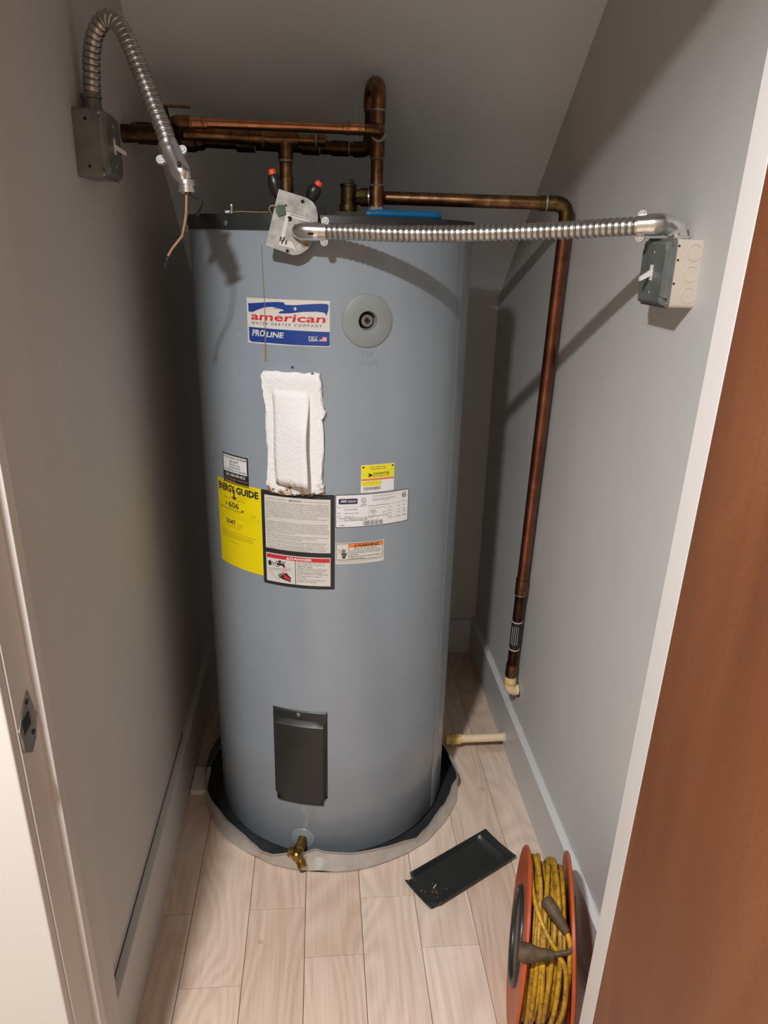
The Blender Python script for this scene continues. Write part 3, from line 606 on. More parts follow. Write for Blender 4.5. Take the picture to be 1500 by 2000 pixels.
# access cover shape: u across (-1..1), v up (0..1); used on the tank and for the loose one
CW, CH = .0655, .2635
def cover_mesh(fn):
    us = [-1, -.955, -.90, -.86, -.55, 0, .55, .86, .90, .955, 1]; vv = [0, .04, .072, .11, .16, .5, .80, .86, .885, .905, .93, .96, 1]
    def h(u, v_):
        e = abs(u); a = 0 if e > .94 else (.009 if e < .87 else .009 * (.94 - e) / .07)
        if v_ > .90: a *= 0
        elif v_ > .86: a *= (.90 - v_) / .04
        if v_ < .02: a *= .3
        return .0016 + a
    vs_ = []; keep = {}
    for j, v_ in enumerate(vv):
        for i, u in enumerate(us):
            vs_.append(fn(u * CW, v_ * CH, h(u, v_)))
    fs = []
    for j in range(len(vv) - 1):
        for i in range(len(us) - 1):
            if vv[j + 1] <= .08 and (us[i + 1] <= -.86 or us[i] >= .86): continue       # notched lower corners
            a = j * len(us) + i; fs.append((a, a + 1, a + len(us) + 1, a + len(us)))
    return vs_, fs
mb = MB(); mb.add(*cover_mesh(lambda a, b_, d: arc(R(-15.4) * TR + a, .162 + b_, d + .0008))); ac = mb.build('access_cover', 'black_plastic', wh, 30, fix=False)
lab(ac, 'black plastic lower element cover fixed with one screw'); sm = ac.modifiers.new('thick', 'SOLIDIFY'); sm.thickness = .0015; sm.offset = -1
q = MB(); q.lathe(arc(R(-15.9) * TR, .416, .002), nT(-15.9), [(0, .0050), (.0014, .0050), (.0026, .003)], 14); q.build('screw', 'steel_screw', ac, 40)
q = MB(); q.lathe(arc(R(-15.9) * TR, .416, .0044), nT(-15.9), [(0, .0018), (.0004, .0018)], 4); q.build('screw_slot', 'dark_hole', ac)
# drain valve at the foot
dvn = nT(-14.8); dp = Vector(onT(-14.8, .052)); dx = Vector((math.cos(R(-14.8)), math.sin(R(-14.8)), 0))
mb = MB(); seg = 32; vs_ = []
for r_, d in ((.030, .0005), (.029, .0016), (.016, .0030), (.014, .0032)):
    for k in range(seg):
        a = 2 * math.pi * k / seg; vs_.append(arc(R(-14.8) * TR + r_ * math.cos(a), .052 + r_ * math.sin(a), d))
mb.add(vs_, [(i * seg + k, i * seg + (k + 1) % seg, (i + 1) * seg + (k + 1) % seg, (i + 1) * seg + k) for i in range(3) for k in range(seg)] + [tuple(3 * seg + k for k in range(seg))])
mb.build('drain_escutcheon', 'tank_paint', wh, 40)
dv = MB().lathe(dp, dvn, [(0, .0115), (.03, .0115), (.031, .014), (.040, .014), (.041, .011), (.062, .012), (.066, .009)], 18).build('drain_valve', 'brass', wh, 35); lab(dv, 'small brass drain valve poking over the pan rim')
q0 = dp + dvn * .050
MB().lathe(q0, (.15 + dx.x * .25, -.55, -.75), [(0, .0095), (.018, .0095), (.0185, .0118), (.021, .0118), (.0215, .0105), (.024, .0105), (.0245, .0118), (.034, .0118), (.034, .0085), (.030, .008)], 18).build('hose_outlet', 'brass', dv, 35)
MB().lathe(q0 - dx * .006, (-dx.x, -dx.y, .15), [(0, .008), (.010, .008), (.0105, .013), (.016, .013), (.017, .006), (.018, .005)], 6).build('valve_stem', 'brass', dv, 30)

# ------------------------------------------------------------------ drain pan
pan = thing('drain_pan', (TX, TY, 0), 'dented shallow galvanised drain pan under the water heater', 'drain pan')
rimA = [(-180, .350), (-150, .352), (-125, .352), (-108, .358), (-90, .356), (-72, .356), (-58, .352), (-46, .353), (-38, .358), (-27, .372), (-24, .372), (-18, .358), (-12, .350), (-8, .338), (-3, .345), (1, .347), (9, .353), (18, .356), (27, .361), (34, .370), (38, .364), (48, .352), (60, .350), (69, .349), (74, .356), (78, .352), (88, .337), (100, .330), (115, .340), (140, .352), (180, .350)]
hA = {-27: .044, -24: .045, -18: .050, -8: .053, -12: .051, 34: .047, 69: .050, 74: .054}
def interp(t):
    for (a, ra), (b_, rb) in zip(rimA[:-1], rimA[1:]):
        if a <= t <= b_:
            f_ = (t - a) / (b_ - a); return ra + (rb - ra) * f_, hA.get(a, .05) + (hA.get(b_, .05) - hA.get(a, .05)) * f_
mb = MB(); K = 300; rows = []; 
for k in range(K):
    t = -180 + 360 * k / K; rr, hh = interp(t); d_ = Vector((math.sin(R(t)), -math.cos(R(t)), 0)); c0 = Vector((TX, TY, 0))
    cr = sum(math.exp(-((t - c_) / w_) ** 2) for c_, w_ in ((-29, 7), (-6, 5), (37, 6), (52, 9), (74, 7)))
    wob = .0006 * math.sin(t * .35) + .0012 * cr * math.sin(t * .6 + 2 * math.sin(t * .21)); dent = -.005 * math.exp(-((t + 6) / 4) ** 2) + .0035 * cr * math.sin(t * .47 + 1)
    rb = .3625 + .0012 * math.sin(t * .21)
    rows.append([c0 + d_ * (rb - .004) + Vector((0, 0, .0018)), c0 + d_ * (rb + dent * .4) + Vector((0, 0, .004)), c0 + d_ * ((rb * .45 + rr * .55) + wob * .6 + dent) + Vector((0, 0, hh * .55)), c0 + d_ * (rr + .001 + wob) + Vector((0, 0, hh)), c0 + d_ * (rr + .0035 + wob) + Vector((0, 0, hh + .0012)), c0 + d_ * (rr + .0035 + wob) + Vector((0, 0, hh - .0035))])
nr = len(rows[0]); mb.add(sum(rows, []), [(k * nr + j, ((k + 1) % K) * nr + j, ((k + 1) % K) * nr + j + 1, k * nr + j + 1) for k in range(K) for j in range(nr - 1)])
pw = mb.build('pan_wall', 'galvanised', pan, 16); sm = pw.modifiers.new('thick', 'SOLIDIFY'); sm.thickness = .0008; sm.offset = 0
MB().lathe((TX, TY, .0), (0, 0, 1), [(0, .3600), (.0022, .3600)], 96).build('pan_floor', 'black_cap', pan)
# pan drain pipe
dpi = thing('pan_drain_pipe', (.46, 1.862, .037), 'cream plastic pipe from the drain pan into the baseboard', 'pipe')
MB().cyl((.405, 1.8615, .037), (.5605, 1.8630, .0375), .0125, 20).build('pipe', 'cpvc', dpi, 40)
MB().lathe((.372, 1.861, .037), (1, 0, 0), [(0, .015), (.016, .015), (.017, .018), (.021, .018), (.022, .0158), (.046, .0158)], 20).build('pipe_adapter', 'cpvc_glue', dpi, 40)
MB().lathe((.5485, 1.8628, .0373), (1, 0, 0), [(0, .0128), (.0015, .0155), (.0055, .0155)], 20).build('wall_sealant', 'trim_paint', dpi, 40)

# ------------------------------------------------------------------ copper pipework
def joint(name, c, axis, r, ln, parent, m='copper_old', bead=True):
    a = Vector(axis).normalized(); c = Vector(c)
    o = MB().lathe(c - a * ln / 2, a, [(0, r), (.0012, r + .0022), (ln - .0012, r + .0022), (ln, r)], 20).build(name, m, parent, 40)
    if bead: MB().lathe(c + a * (ln / 2 - .001), a, [(0, r + .0018), (.0014, r + .0022), (.0034, r + .0004)], 20).build('solder_ring', 'solder', o, 50)
    return o
RP = .0138
cold = thing('cold_water_line', (.1255, 1.77, 1.497), 'old copper line looping up from the right tank nipple', 'pipe')
CX = .1245
MB().lathe((CX, 1.77, 1.4962), (0, 0, 1), [(0, .0155), (.010, .0155), (.0105, .0185), (.022, .0185), (.025, .0165), (.030, .0165)], 8).build('union_nut', 'galvanised', cold, 25)
MB().cyl((CX, 1.77, 1.52), (CX, 1.77, 1.735), RP, 20).build('riser', 'copper_old', cold, 40)
joint('coupling', (CX, 1.77, 1.545), (0, 0, 1), RP, .045, cold)
joint('tee', (CX, 1.77, 1.652), (0, 0, -1), RP, .062, cold)
joint('coupling', (CX, 1.77, 1.702), (0, 0, 1), RP, .030, cold)
MB().tube([(CX, 1.77, 1.715), (CX, 1.77, 1.735)] + elbow((CX, 1.77, 1.738), (CX, 1.772, 1.768), (CX - .006, 1.80, 1.767))[1:] + elbow((CX - .006, 1.80, 1.767), (CX - .011, 1.83, 1.766), (CX - .011, 1.83, 1.738))[1:] + [(CX - .011, 1.83, 1.72)], RP + .0028, 20).build('return_bend', 'copper_old', cold, 50)
MB().lathe((CX, 1.77, 1.711), (0, 0, 1), [(0, RP + .001), (.002, RP + .0034), (.005, RP + .0034), (.006, RP + .001)], 20).build('solder_ring', 'solder', cold, 50)
MB().cyl((CX - .011, 1.83, 1.655), (CX - .011, 1.83, 1.725), RP, 20).build('drop', 'copper_dark', cold, 40)
MB().tube([(CX - .011, 1.83, 1.68)] + elbow((CX - .011, 1.83, 1.668), (CX - .011, 1.83, 1.644), (CX - .038, 1.828, 1.644)) + [(CX - .05, 1.828, 1.644)], RP + .0028, 20).build('elbow', 'copper_dark', cold, 50)
MB().cyl((CX - .04, 1.828, 1.644), (-.386, 1.80, 1.650), RP, 20).build('header_pipe', 'copper_dark', cold, 40)
for x in (.045, -.02, -.16): joint('coupling', (x, 1.828 - (.08 - x) * .06, 1.6445), (1, 0, -.01), RP, .04, cold, 'copper_dark')
# ball valve on the header with a thin red lever
MB().lathe((-.245, 1.806, 1.6485), (-1, -.05, 0), [(0, .016), (.006, .021), (.018, .021), (.022, .025), (.050, .025), (.054, .021), (.066, .021), (.070, .016)], 10).build('ball_valve', 'copper_dark', cold, 30)
MB().cyl((-.318, 1.803, 1.655), (-.318, 1.76, 1.699), .006, 10).build('valve_stem', 'copper_dark', cold)
MB().box(-.330, -.262, 1.722, 1.738, 1.6990, 1.7030, c=.001).build('valve_lever', 'copper_red', cold)
MB().tube([(-.322, 1.73, 1.701), (-.320, 1.745, 1.700), (-.318, 1.762, 1.698)], .005, 8).build('lever_arm', 'copper_dark', cold)

hot = thing('hot_water_line', (-.0735, 1.77, 1.497), 'old copper line rising from the left tank nipple to a tee', 'pipe')
HX = -.0725
MB().cyl((HX, 1.77, 1.4962), (HX, 1.77, 1.645), RP, 20).build('riser', 'copper_old', hot, 40)
MB().cyl((HX, 1.77, 1.612), (HX, 1.77, 1.652), RP + .0026, 20).build('tee_branch', 'copper_old', hot, 40)
MB().lathe((HX, 1.77, 1.607), (0, 0, 1), [(0, RP), (.002, RP + .003), (.006, RP + .003), (.008, RP + .001)], 20).build('solder_ring', 'solder', hot, 50)
MB().lathe((HX, 1.77, 1.548), (0, 0, 1), [(0, RP), (.001, RP + .0022), (.030, RP + .0022), (.031, RP)], 20).build('coupling', 'copper_old', hot, 50)
MB().cyl((HX - .030, 1.77, 1.651), (HX + .026, 1.77, 1.652), RP + .0026, 20).build('tee_run', 'copper_old', hot, 40)
MB().cyl((HX - .02, 1.77, 1.651), (-.386, 1.748, 1.658), RP, 20).build('branch_pipe', 'copper_old', hot, 40)
joint('coupling', (-.135, 1.7660, 1.6525), (1, .07, 0), RP, .03, hot)
joint('elbow_collar', (-.352, 1.750, 1.657), (1, .07, 0), RP, .05, hot, 'copper_dark')
MB().cyl((HX + .02, 1.77, 1.652), (.006, 1.77, 1.6525), .0105, 18).build('stub', 'copper_old', hot, 40)
MB().lathe((-.004, 1.77, 1.6525), (1, 0, 0), [(0, .0105), (.001, .0128), (.014, .0128), (.017, .0105), (.018, .006)], 18).build('stub_cap', 'copper_old', hot, 40)
MB().lathe((-.0105, 1.77, 1.6525), (1, 0, 0), [(0, .0108), (.0015, .0126), (.005, .0126), (.0065, .0108)], 18).build('solder_ring', 'solder', hot, 50)
# lower elbow and pipe entering the wall behind the left box
MB().tube([(-.386, 1.655, 1.6395), (-.35, 1.662, 1.641)] + elbow((-.345, 1.663, 1.641), (-.31, 1.668, 1.642), (-.30, 1.70, 1.644)) + [(-.297, 1.742, 1.652)], .0165, 18).build('wall_elbow', 'copper_dark', hot, 50)

br = thing('mixing_branch_pipe', (-.09, 1.71, 1.669), 'newer bright copper pipe running level above the others', 'pipe')
MB().cyl((-.270, 1.708, 1.6700), (.10, 1.71, 1.6685), .0098, 20).build('pipe', 'copper_bright', br, 40)
for x in (-.247, .071):
    o = MB().lathe((x - .022, 1.709, 1.6695), (1, 0, 0), [(0, .0098), (.001, .0118), (.007, .0118), (.0085, .0138), (.0105, .0138), (.012, .0118), (.032, .0118), (.0335, .0138), (.0355, .0138), (.037, .0118), (.043, .0118), (.044, .0098)], 20).build('press_coupling', 'copper_bright', br, 40)
MB().tube([(.092, 1.71, 1.6685), (.105, 1.71, 1.6685)] + elbow((.108, 1.71, 1.6685), (CX, 1.71, 1.6685), (CX, 1.728, 1.6680)) + [(CX, 1.7525, 1.667)], .0122, 20).build('tee_elbow', 'copper_old', br, 50)
MB().lathe((CX + .0005, 1.7525, 1.667), (0, -1, 0), [(0, .0150), (.0015, .0162), (.004, .0162), (.005, .0142)], 22).build('solder_ring', 'solder', br, 50)
MB().tube([(-.262, 1.708, 1.67), (-.275, 1.708, 1.67)] + elbow((-.28, 1.708, 1.67), (-.298, 1.708, 1.67), (-.300, 1.73, 1.664)) + [(-.302, 1.735, 1.661)], .0125, 18).build('elbow', 'copper_old', br, 50)

rel = thing('relief_discharge_line', (.545, 1.80, .26), 'copper relief pipe crossing right then dropping along the right wall', 'pipe')
MB().lathe((.0645, 1.818, 1.4962), (0, 0, 1), [(0, .016), (.018, .016), (.019, .0205), (.034, .0205), (.035, .0175), (.070, .0175), (.0705, .0195), (.0755, .0195), (.076, .015)], 16).build('relief_valve', 'brass_old', rel, 30)
q = MB(); q.box(.050, .077, 1.812, 1.824, 1.5705, 1.574); q.box(.066, .078, 1.812, 1.824, 1.573, 1.583); q.build('valve_lever', 'tool_steel', rel)
MB().lathe((.08, 1.815, 1.5455), (1, -.17, 0), [(0, .0135), (.004, .0165), (.012, .0165), (.0125, .0195), (.030, .0195), (.0305, .0150)], 8).build('valve_outlet', 'brass_old', rel, 25)
MB().lathe((.0985, 1.812, 1.5455), (1, -.17, 0), [(0, .0168), (.016, .0168), (.017, .0148), (.023, .0148)], 18).build('union', 'galvanised', rel, 30)
MB().cyl((.115, 1.811, 1.5455), (.525, 1.738, 1.5405), .0142, 20).build('cross_pipe', 'copper_old', rel, 40)
MB().tube([(.485, 1.7455, 1.541), (.515, 1.740, 1.5405)] + elbow((.517, 1.7395, 1.5405), (.545, 1.735, 1.540), (.545, 1.7355, 1.513)) + [(.545, 1.737, 1.49)], .0166, 20).build('elbow', 'brass_old', rel, 50)
MB().lathe((.498, 1.7432, 1.5410), (1, -.17, 0), [(0, .0166), (.001, .0177), (.004, .0177), (.005, .0166)], 20).build('solder_ring', 'solder', rel, 50)
dy = lambda z: 1.737 + (1.50 - z) * .0735
MB().cyl((.545, dy(1.50), 1.50), (.545, dy(.60), .60), .0145, 20).build('drop_pipe', 'copper_red', rel, 40)
MB().cyl((.545, dy(.60), .60), (.545, dy(.27), .27), .0142, 20).build('lower_drop', 'copper_dark', rel, 40)
joint('coupling', (.545, dy(.575), .575), (0, .0735, -1), .0145, .05, rel, 'copper_old')
joint('coupling', (.545, dy(.295), .295), (0, .0735, -1), .0145, .05, rel, 'copper_old', False)
q = MB(); q.cyl((.545, dy(.462), .462), (.545, dy(.378), .378), .01475, 20); tg = q.build('pipe_tag', 'ink_black', rel, 40); lab(tg, 'black printed sticker wrapped round the pipe')
q = MB()
for zz in (.465, .374): q.lathe((.545, dy(zz), zz), (0, .0735, -1), [(0, .0150), (.003, .0150)], 20)
for k in range(4):
    a = R(-150 + 22 * k); p0 = Vector((.545 + .0150 * math.cos(a), dy(.45) + .0150 * math.sin(a), .45)); p1 = Vector((.545 + .0150 * math.cos(a), dy(.39) + .0150 * math.sin(a), .39)); q.tube([p0, p1], .0006, 5)
q.build('tag_print', 'cream_print', tg)
MB().tube([(.545, dy(.275), .278), (.545, dy(.25), .255)] + elbow((.545, 1.829, .252), (.545, 1.830, .228), (.566, 1.831, .228)) + [(.573, 1.831, .228)], .0172, 18).build('plastic_elbow', 'cpvc', rel, 50)
MB().lathe((.545, dy(.268), .268), (0, 0, -1), [(0, .0165), (.002, .0180), (.014, .0184), (.016, .0172)], 18).build('cement_bead', 'cpvc_glue', rel, 50)
MB().lathe((.5725, 1.831, .226), (-1, 0, 0), [(0, .023), (.0012, .022)], 16).build('wall_hole', 'dark_hole', rel)

# ------------------------------------------------------------------ switch boxes and conduits
def rrect(w, h, r, n=4):
    P_ = []
    for cx, cy, a0 in ((w / 2 - r, h / 2 - r, 0), (-w / 2 + r, h / 2 - r, 90), (-w / 2 + r, -h / 2 + r, 180), (w / 2 - r, -h / 2 + r, 270)):
        for k in range(n + 1): a = R(a0 + 90 * k / n); P_.append((cx + r * math.cos(a), cy + r * math.sin(a)))
    return P_
def loft(mb, loops, mi=0):
    n = len(loops[0]); mb.add(sum(loops, []), [(i * n + k, i * n + (k + 1) % n, (i + 1) * n + (k + 1) % n, (i + 1) * n + k) for i in range(len(loops) - 1) for k in range(n)] + [tuple(range(n))[::-1], tuple((len(loops) - 1) * n + k for k in range(n))], mi); return mb
def switch_box(root, wx, sgn, yc, zc_, depth, body_m):
    fn = lambda a, b_, d: (wx + sgn * d, yc - a, zc_ + b_)          # a toward the camera, b up, d out of the wall
    L_ = lambda w, h, r, d: [fn(a, b_, d) for a, b_ in rrect(w, h, r)]
    bd = loft(MB(), [L_(.102, .100, .006, -.001), L_(.102, .100, .006, depth)]).build('box_body', body_m, root, 40)
    cv_ = loft(MB(), [L_(.104, .102, .008, depth), L_(.104, .102, .008, depth + .0025), L_(.103, .101, .008, depth + .003)]).build('cover_flange', 'box_steel', root, 40)
    notch = [(.050, -.036), (.050, .036), (.045, .036), (.045, .047), (-.045, .047), (-.045, .036), (-.050, .036), (-.050, -.036), (-.045, -.036), (-.045, -.047), (.045, -.047), (.045, -.036)]
    inset = [(.042, -.033), (.042, .033), (.039, .035), (.039, .042), (-.039, .042), (-.039, .035), (-.042, .033), (-.042, -.033), (-.039, -.035), (-.039, -.042), (.039, -.042), (.039, -.035)]
    fc = loft(MB(), [[fn(a, b_, depth + .002) for a, b_ in notch], [fn(a * .985, b_ * .985, depth + .008) for a, b_ in notch], [fn(a, b_, depth + .0125) for a, b_ in inset]]).build('cover_face', 'box_steel', root, 30)
    tg_ = MB(); M = [fn(a, b_, depth + .012) for a, b_ in ((-.005, -.012), (.005, -.012), (.005, .012), (-.005, .012))]
    q = loft(MB(), [M, [fn(a, b_, depth + .0135) for a, b_ in ((-.0045, -.011), (.0045, -.011), (.0045, .011), (-.0045, .011))]]).build('toggle_bezel', 'white_plastic', fc)
    p0 = Vector(fn(0, 0, depth + .012)); p1 = Vector(fn(0, -.010, depth + .030))
    loft(MB(), [[p0 + Vector((0, a, b_)) for a, b_ in ((-.0042, -.004), (.0042, -.004), (.0042, .005), (-.0042, .005))], [p1 + Vector((0, a, b_)) for a, b_ in ((-.0034, -.003), (.0034, -.003), (.0034, .003), (-.0034, .003))]]).build('toggle', 'white_plastic', fc)
    for b_ in (-.030, .030): MB().lathe(fn(0, b_, depth + .0122), (sgn, 0, 0), [(0, .0034), (.001, .003), (.0014, .001)], 10).build('screw', 'steel_screw', fc, 40)
    for a, b_ in ((.045, .044), (.045, -.044), (-.045, .044), (-.045, -.044)): MB().lathe(fn(a, b_, depth + .0028), (sgn, 0, 0), [(0, .0045), (.002, .0042), (.003, .002)], 10).build('corner_screw', 'steel_screw', cv_, 40)
    return fn, bd
def knockouts(fn, bd, d_list, r_, m):
    for b_, d in d_list:
        c = Vector(fn(.0512, b_, d)); q = MB(); P_ = [c + Vector((r_ * math.cos(k * math.pi / 12), 0, r_ * math.sin(k * math.pi / 12))) for k in range(3, 23)]
        q.tube(P_, .0007, 5); q.build('knockout', m, bd, 60)
rb = thing('switch_box', (.5715, 1.19, 1.416), 'beige box with grey metal toggle cover on the right wall', 'switch box', 'switch boxes')
fn, bd = switch_box(rb, .572, -1, 1.190, 1.416, .040, 'box_beige')
knockouts(fn, bd, ((.031, .012), (.0, .012), (-.031, .012)), .0115, 'box_beige')
for b_, d in ((.040, .037), (.020, .036), (-.014, .037)):
    MB().lathe(fn(.0508, b_, d), (0, -1, 0), [(0, .0018), (.0006, .0018)], 8).build('mount_hole', 'dark_hole', bd)
lb = thing('switch_box', (-.3845, 1.385, 1.588), 'dark grey steel box with white toggle on the left wall', 'switch box', 'switch boxes')
fn2, bd2 = switch_box(lb, -.385, 1, 1.385, 1.588, .037, 'box_steel')
for b_, d in ((.034, .020), (-.034, .020)): MB().lathe(fn2(.0508, b_, d), (0, -1, 0), [(0, .0026), (.0006, .0026)], 8).build('mount_hole', 'dark_hole', bd2)

def conduit_hose(path, rin, rout, pitch, name, parent, m='conduit_steel'):
    step = pitch / 8; P_ = resample(smooth_path(path, 24), step)
    prof = [0, .85, 1, 1, 1, 1, 1, .85]; rs = [rin + (rout - rin) * prof[i % 8] for i in range(len(P_))]
    return MB().tube(P_, rs, 18).build(name, m, parent, 55)
def clamp(parent, c, axis, side, r):
    """two screw ears of a squeeze connector"""
    c = Vector(c); side = Vector(side).normalized(); ax = Vector(axis).normalized(); fr_ = side.cross(ax).normalized()
    if fr_.y > 0: fr_ = -fr_
    for s_ in (-1, 1):
        p = c + side * s_ * (r + .004); q = MB()
        q.lathe(p - fr_ * .004, fr_, [(0, .0072), (.0050, .0072), (.0056, .0066)], 14); e = q.build('clamp_ear', 'galvanised', parent)
        MB().lathe(p + fr_ * .0014, fr_, [(0, .0046), (.0010, .0044), (.0013, .0038)], 12).build('screw', 'steel_screw', e)
# right conduit: from the wall box to the loose junction plate
rc = thing('flexible_conduit', (.25, 1.32, 1.45), 'corrugated steel conduit stretched from the right switch box to the heater', 'conduit', 'flexible conduits')
rpath = [(.004, 1.414, 1.4665), (.0496, 1.400, 1.4667), (.12, 1.375, 1.4656), (.1972, 1.350, 1.4664), (.2712, 1.320, 1.4688), (.3421, 1.290, 1.4726), (.4084, 1.255, 1.4769), (.4626, 1.220, 1.4816), (.503, 1.196, 1.4843)]
conduit_hose(rpath, .0114, .0142, .0100, 'hose', rc)
cn = MB().tube(smooth_path([(.492, 1.2015, 1.4845), (.512, 1.1925, 1.4862), (.532, 1.186, 1.4868), (.547, 1.183, 1.480), (.5515, 1.183, 1.4668)], 5), [.0158] * 5 + [.0166] * 5 + [.0158] * 6 + [.0140] * 5, 20).build('angle_connector', 'chrome', rc, 50)
MB().lathe((.5515, 1.183, 1.4668), (0, 0, 1), [(0, .017), (.004, .017), (.0045, .0145), (.008, .0145)], 8).build('lock_nut', 'chrome', cn, 30)
clamp(cn, (.497, 1.199, 1.484), (.85, -.5, 0), (0, 0, 1), .0125)
cn2 = MB().tube(smooth_path([(.012, 1.412, 1.4662), (-.008, 1.416, 1.4664), (-.026, 1.420, 1.4668), (-.040, 1.425, 1.4675), (-.0485, 1.431, 1.468)], 5), [.0158] * 5 + [.0164] * 5 + [.0164, .0162, .0158, .0152, .0144, .0134, .0122, .0108, .009, .007, .005], 20).build('angle_connector', 'chrome', rc, 60)
MB().lathe((-.030, 1.436, 1.4672), (0, -1, 0), [(0, .017), (.006, .017), (.0075, .0155), (.014, .0152)], 24).build('connector_base', 'chrome', cn2, 40)
MB().box(-.0215, -.0115, 1.3985, 1.4025, 1.4600, 1.4640, c=.0009).build('inspection_slot', 'dark_hole', cn2)
clamp(cn2, (.0085, 1.409, 1.4665), (1, -.2, 0), (.06, 0, 1), .0135)
# junction plate hanging from that connector
jp = thing('junction_cover_plate', (-.05, 1.44, 1.48), 'loose grey metal junction plate held by the conduit before the tank', 'cover plate')
pf = lambda a, b_, d: (a, 1.4375 - d + (b_ - 1.48) * .04 + (a + .05) * .05, b_)
outline = [(-.0712, 1.5348), (-.0234, 1.5222), (-.0126, 1.5158), (-.0066, 1.507), (-.0037, 1.4935), (-.0038, 1.4798), (-.007, 1.4613), (-.017, 1.4414), (-.0294, 1.4306), (-.0394, 1.4263), (-.0492, 1.4252), (-.0966, 1.4407)]
jb = MB().prism(outline, pf, 0, .0022).build('plate', 'plate_metal', jp)
q = MB(); q.prism([(-.0712, 1.5348), (-.0966, 1.4407), (-.0975, 1.4409), (-.0721, 1.5350)], pf, -.012, .0022); q.build('bent_flange', 'plate_metal', jp)
q = MB(); q.prism([(-.0595, 1.4975), (-.0115, 1.4855), (-.0125, 1.4800), (-.0580, 1.4910)], pf, .0023, .0025); q.prism([(-.0595, 1.4975), (-.0530, 1.4960), (-.0675, 1.4400), (-.0740, 1.4420)], pf, .0023, .0026); q.prism([(-.0710, 1.4530), (-.0500, 1.4475), (-.0440, 1.4350), (-.0740, 1.4420)], pf, .0023, .0027)
ps = q.build('paper_strip', 'cream_print', jp); lab(ps, 'stained cream printed strip glued on the plate')
q = MB()
for k in range(9): x = -.053 + k * .0045; q.prism([(x, 1.4942 - k * .0011), (x + .0035, 1.4933 - k * .0011), (x + .0033, 1.4924 - k * .0011), (x - .0002, 1.4933 - k * .0011)], pf, .0028, .0030)
q.build('printed_line', 'ink_black', ps); q = MB()
for a, b_ in ((-.0712, 1.4525), (-.0685, 1.4475), (-.0655, 1.4520), (-.0615, 1.4465)): q.prism([(a, b_ + .004), (a + .003, b_ + .0032), (a + .001, b_ - .004), (a - .0012, b_ - .0035)], pf, .0028, .0031)
q.build('pen_mark', 'ink_black', ps)
for a, b_, r_ in ((-.0305, 1.5160, .0032), (-.0600, 1.5082, .0018), (-.0590, 1.4322, .0030), (-.054, 1.4865, .0046), (-.015, 1.4815, .002)):
    MB().lathe(pf(a, b_, .0018), (0, -1, 0), [(0, r_), (.0009, r_)], 10).build('hole', 'dark_hole', jb)
q = MB(); q.prism([(-.0275, 1.4375), (-.0190, 1.4440), (-.0215, 1.4480), (-.0290, 1.4465), (-.0325, 1.4400)], pf, .0023, .0025); q.build('rust_patch', 'rust_drip', jb)
q = MB(); q.prism([(-.075, 1.5085), (-.0625, 1.5095), (-.0600, 1.4945), (-.0735, 1.4900), (-.078, 1.498)], pf, .002, .006); q.build('green_wire_end', 'green_wire', jp)
MB().tube(smooth_path([pf(-.068, 1.500, .004), pf(-.082, 1.5075, .005), pf(-.0895, 1.5035, .002), pf(-.0870, 1.4955, -.004), pf(-.084, 1.490, -.01)], 6), .0014, 8).build('ground_wire_loop', 'tan_wire', jp, 60)
for nm, a, b_, c, d in (('wire_connector', (-.0700, 1.452, 1.515), (-.0790, 1.450, 1.5430), (-.0830, 1.450, 1.5590), (-.0838, 1.450, 1.5680)), ('wire_connector', (-.0200, 1.452, 1.515), (-.0110, 1.450, 1.5330), (-.0040, 1.449, 1.5435), (.0010, 1.449, 1.5495))):
    pa, pb, pc_, pd = map(Vector, (a, b_, c, d))
    wn = MB().tube([pa, pa.lerp(pb, .3), pa.lerp(pb, .6), pb, pb.lerp(pc_, .6), pc_], [.0055, .0085, .0115, .0125, .0112, .0080], 14).build(nm, 'black_tape', jp, 60)
    MB().tube([pc_.lerp(pb, .1), pc_.lerp(pd, .25), pc_.lerp(pd, .85), pd], [.0066, .0072, .0064, .0046], 12).build('red_tip', 'red_nut', wn, 50)

# left conduit with its bare connector and two wires
lc = thing('flexible_conduit', (-.29, 1.34, 1.64), 'corrugated steel conduit arching from the left switch box, end hanging loose', 'conduit', 'flexible conduits')
lpath = [(-.3650, 1.385, 1.656), (-.3619, 1.385, 1.6883), (-.3584, 1.385, 1.7204), (-.3494, 1.383, 1.7483), (-.3319, 1.38, 1.7669), (-.3119, 1.37, 1.7626), (-.294, 1.355, 1.734), (-.2751, 1.34, 1.6904), (-.2565, 1.325, 1.643), (-.2408, 1.31, 1.606), (-.2325, 1.300, 1.580)]
conduit_hose(lpath, .0111, .0138, .0095, 'hose', lc)
MB().lathe((-.3660, 1.385, 1.6385), (.02, 0, 1), [(0, .017), (.005, .017), (.006, .0148), (.018, .0148), (.019, .0165), (.024, .0165), (.025, .0130)], 14).build('box_connector', 'box_steel', lc, 35)
cn3 = MB().tube(smooth_path([(-.2355, 1.3025, 1.588), (-.2285, 1.297, 1.572), (-.2200, 1.289, 1.556), (-.2120, 1.282, 1.5435), (-.2040, 1.279, 1.533)], 5), [.0152] * 3 + [.0163] * 9 + [.0163, .0162, .0160, .0156, .0148, .0136, .0118, .0095, .0065], 20).build('angle_connector', 'chrome', lc, 60)
MB().lathe((-.2075, 1.286, 1.5345), (.02, -.05, -1), [(0, .0145), (.006, .0150), (.007, .0128), (.013, .0128), (.014, .0138), (.018, .0138), (.018, .010), (.010, .009)], 22).build('threaded_end', 'chrome', cn3, 35)
MB().box(-.2165, -.2115, 1.2650, 1.2700, 1.5515, 1.5595, c=.0009).build('inspection_slot', 'dark_hole', cn3)
clamp(cn3, (-.2290, 1.295, 1.571), (.45, -.35, -.85), (.88, .2, .42), .0145)
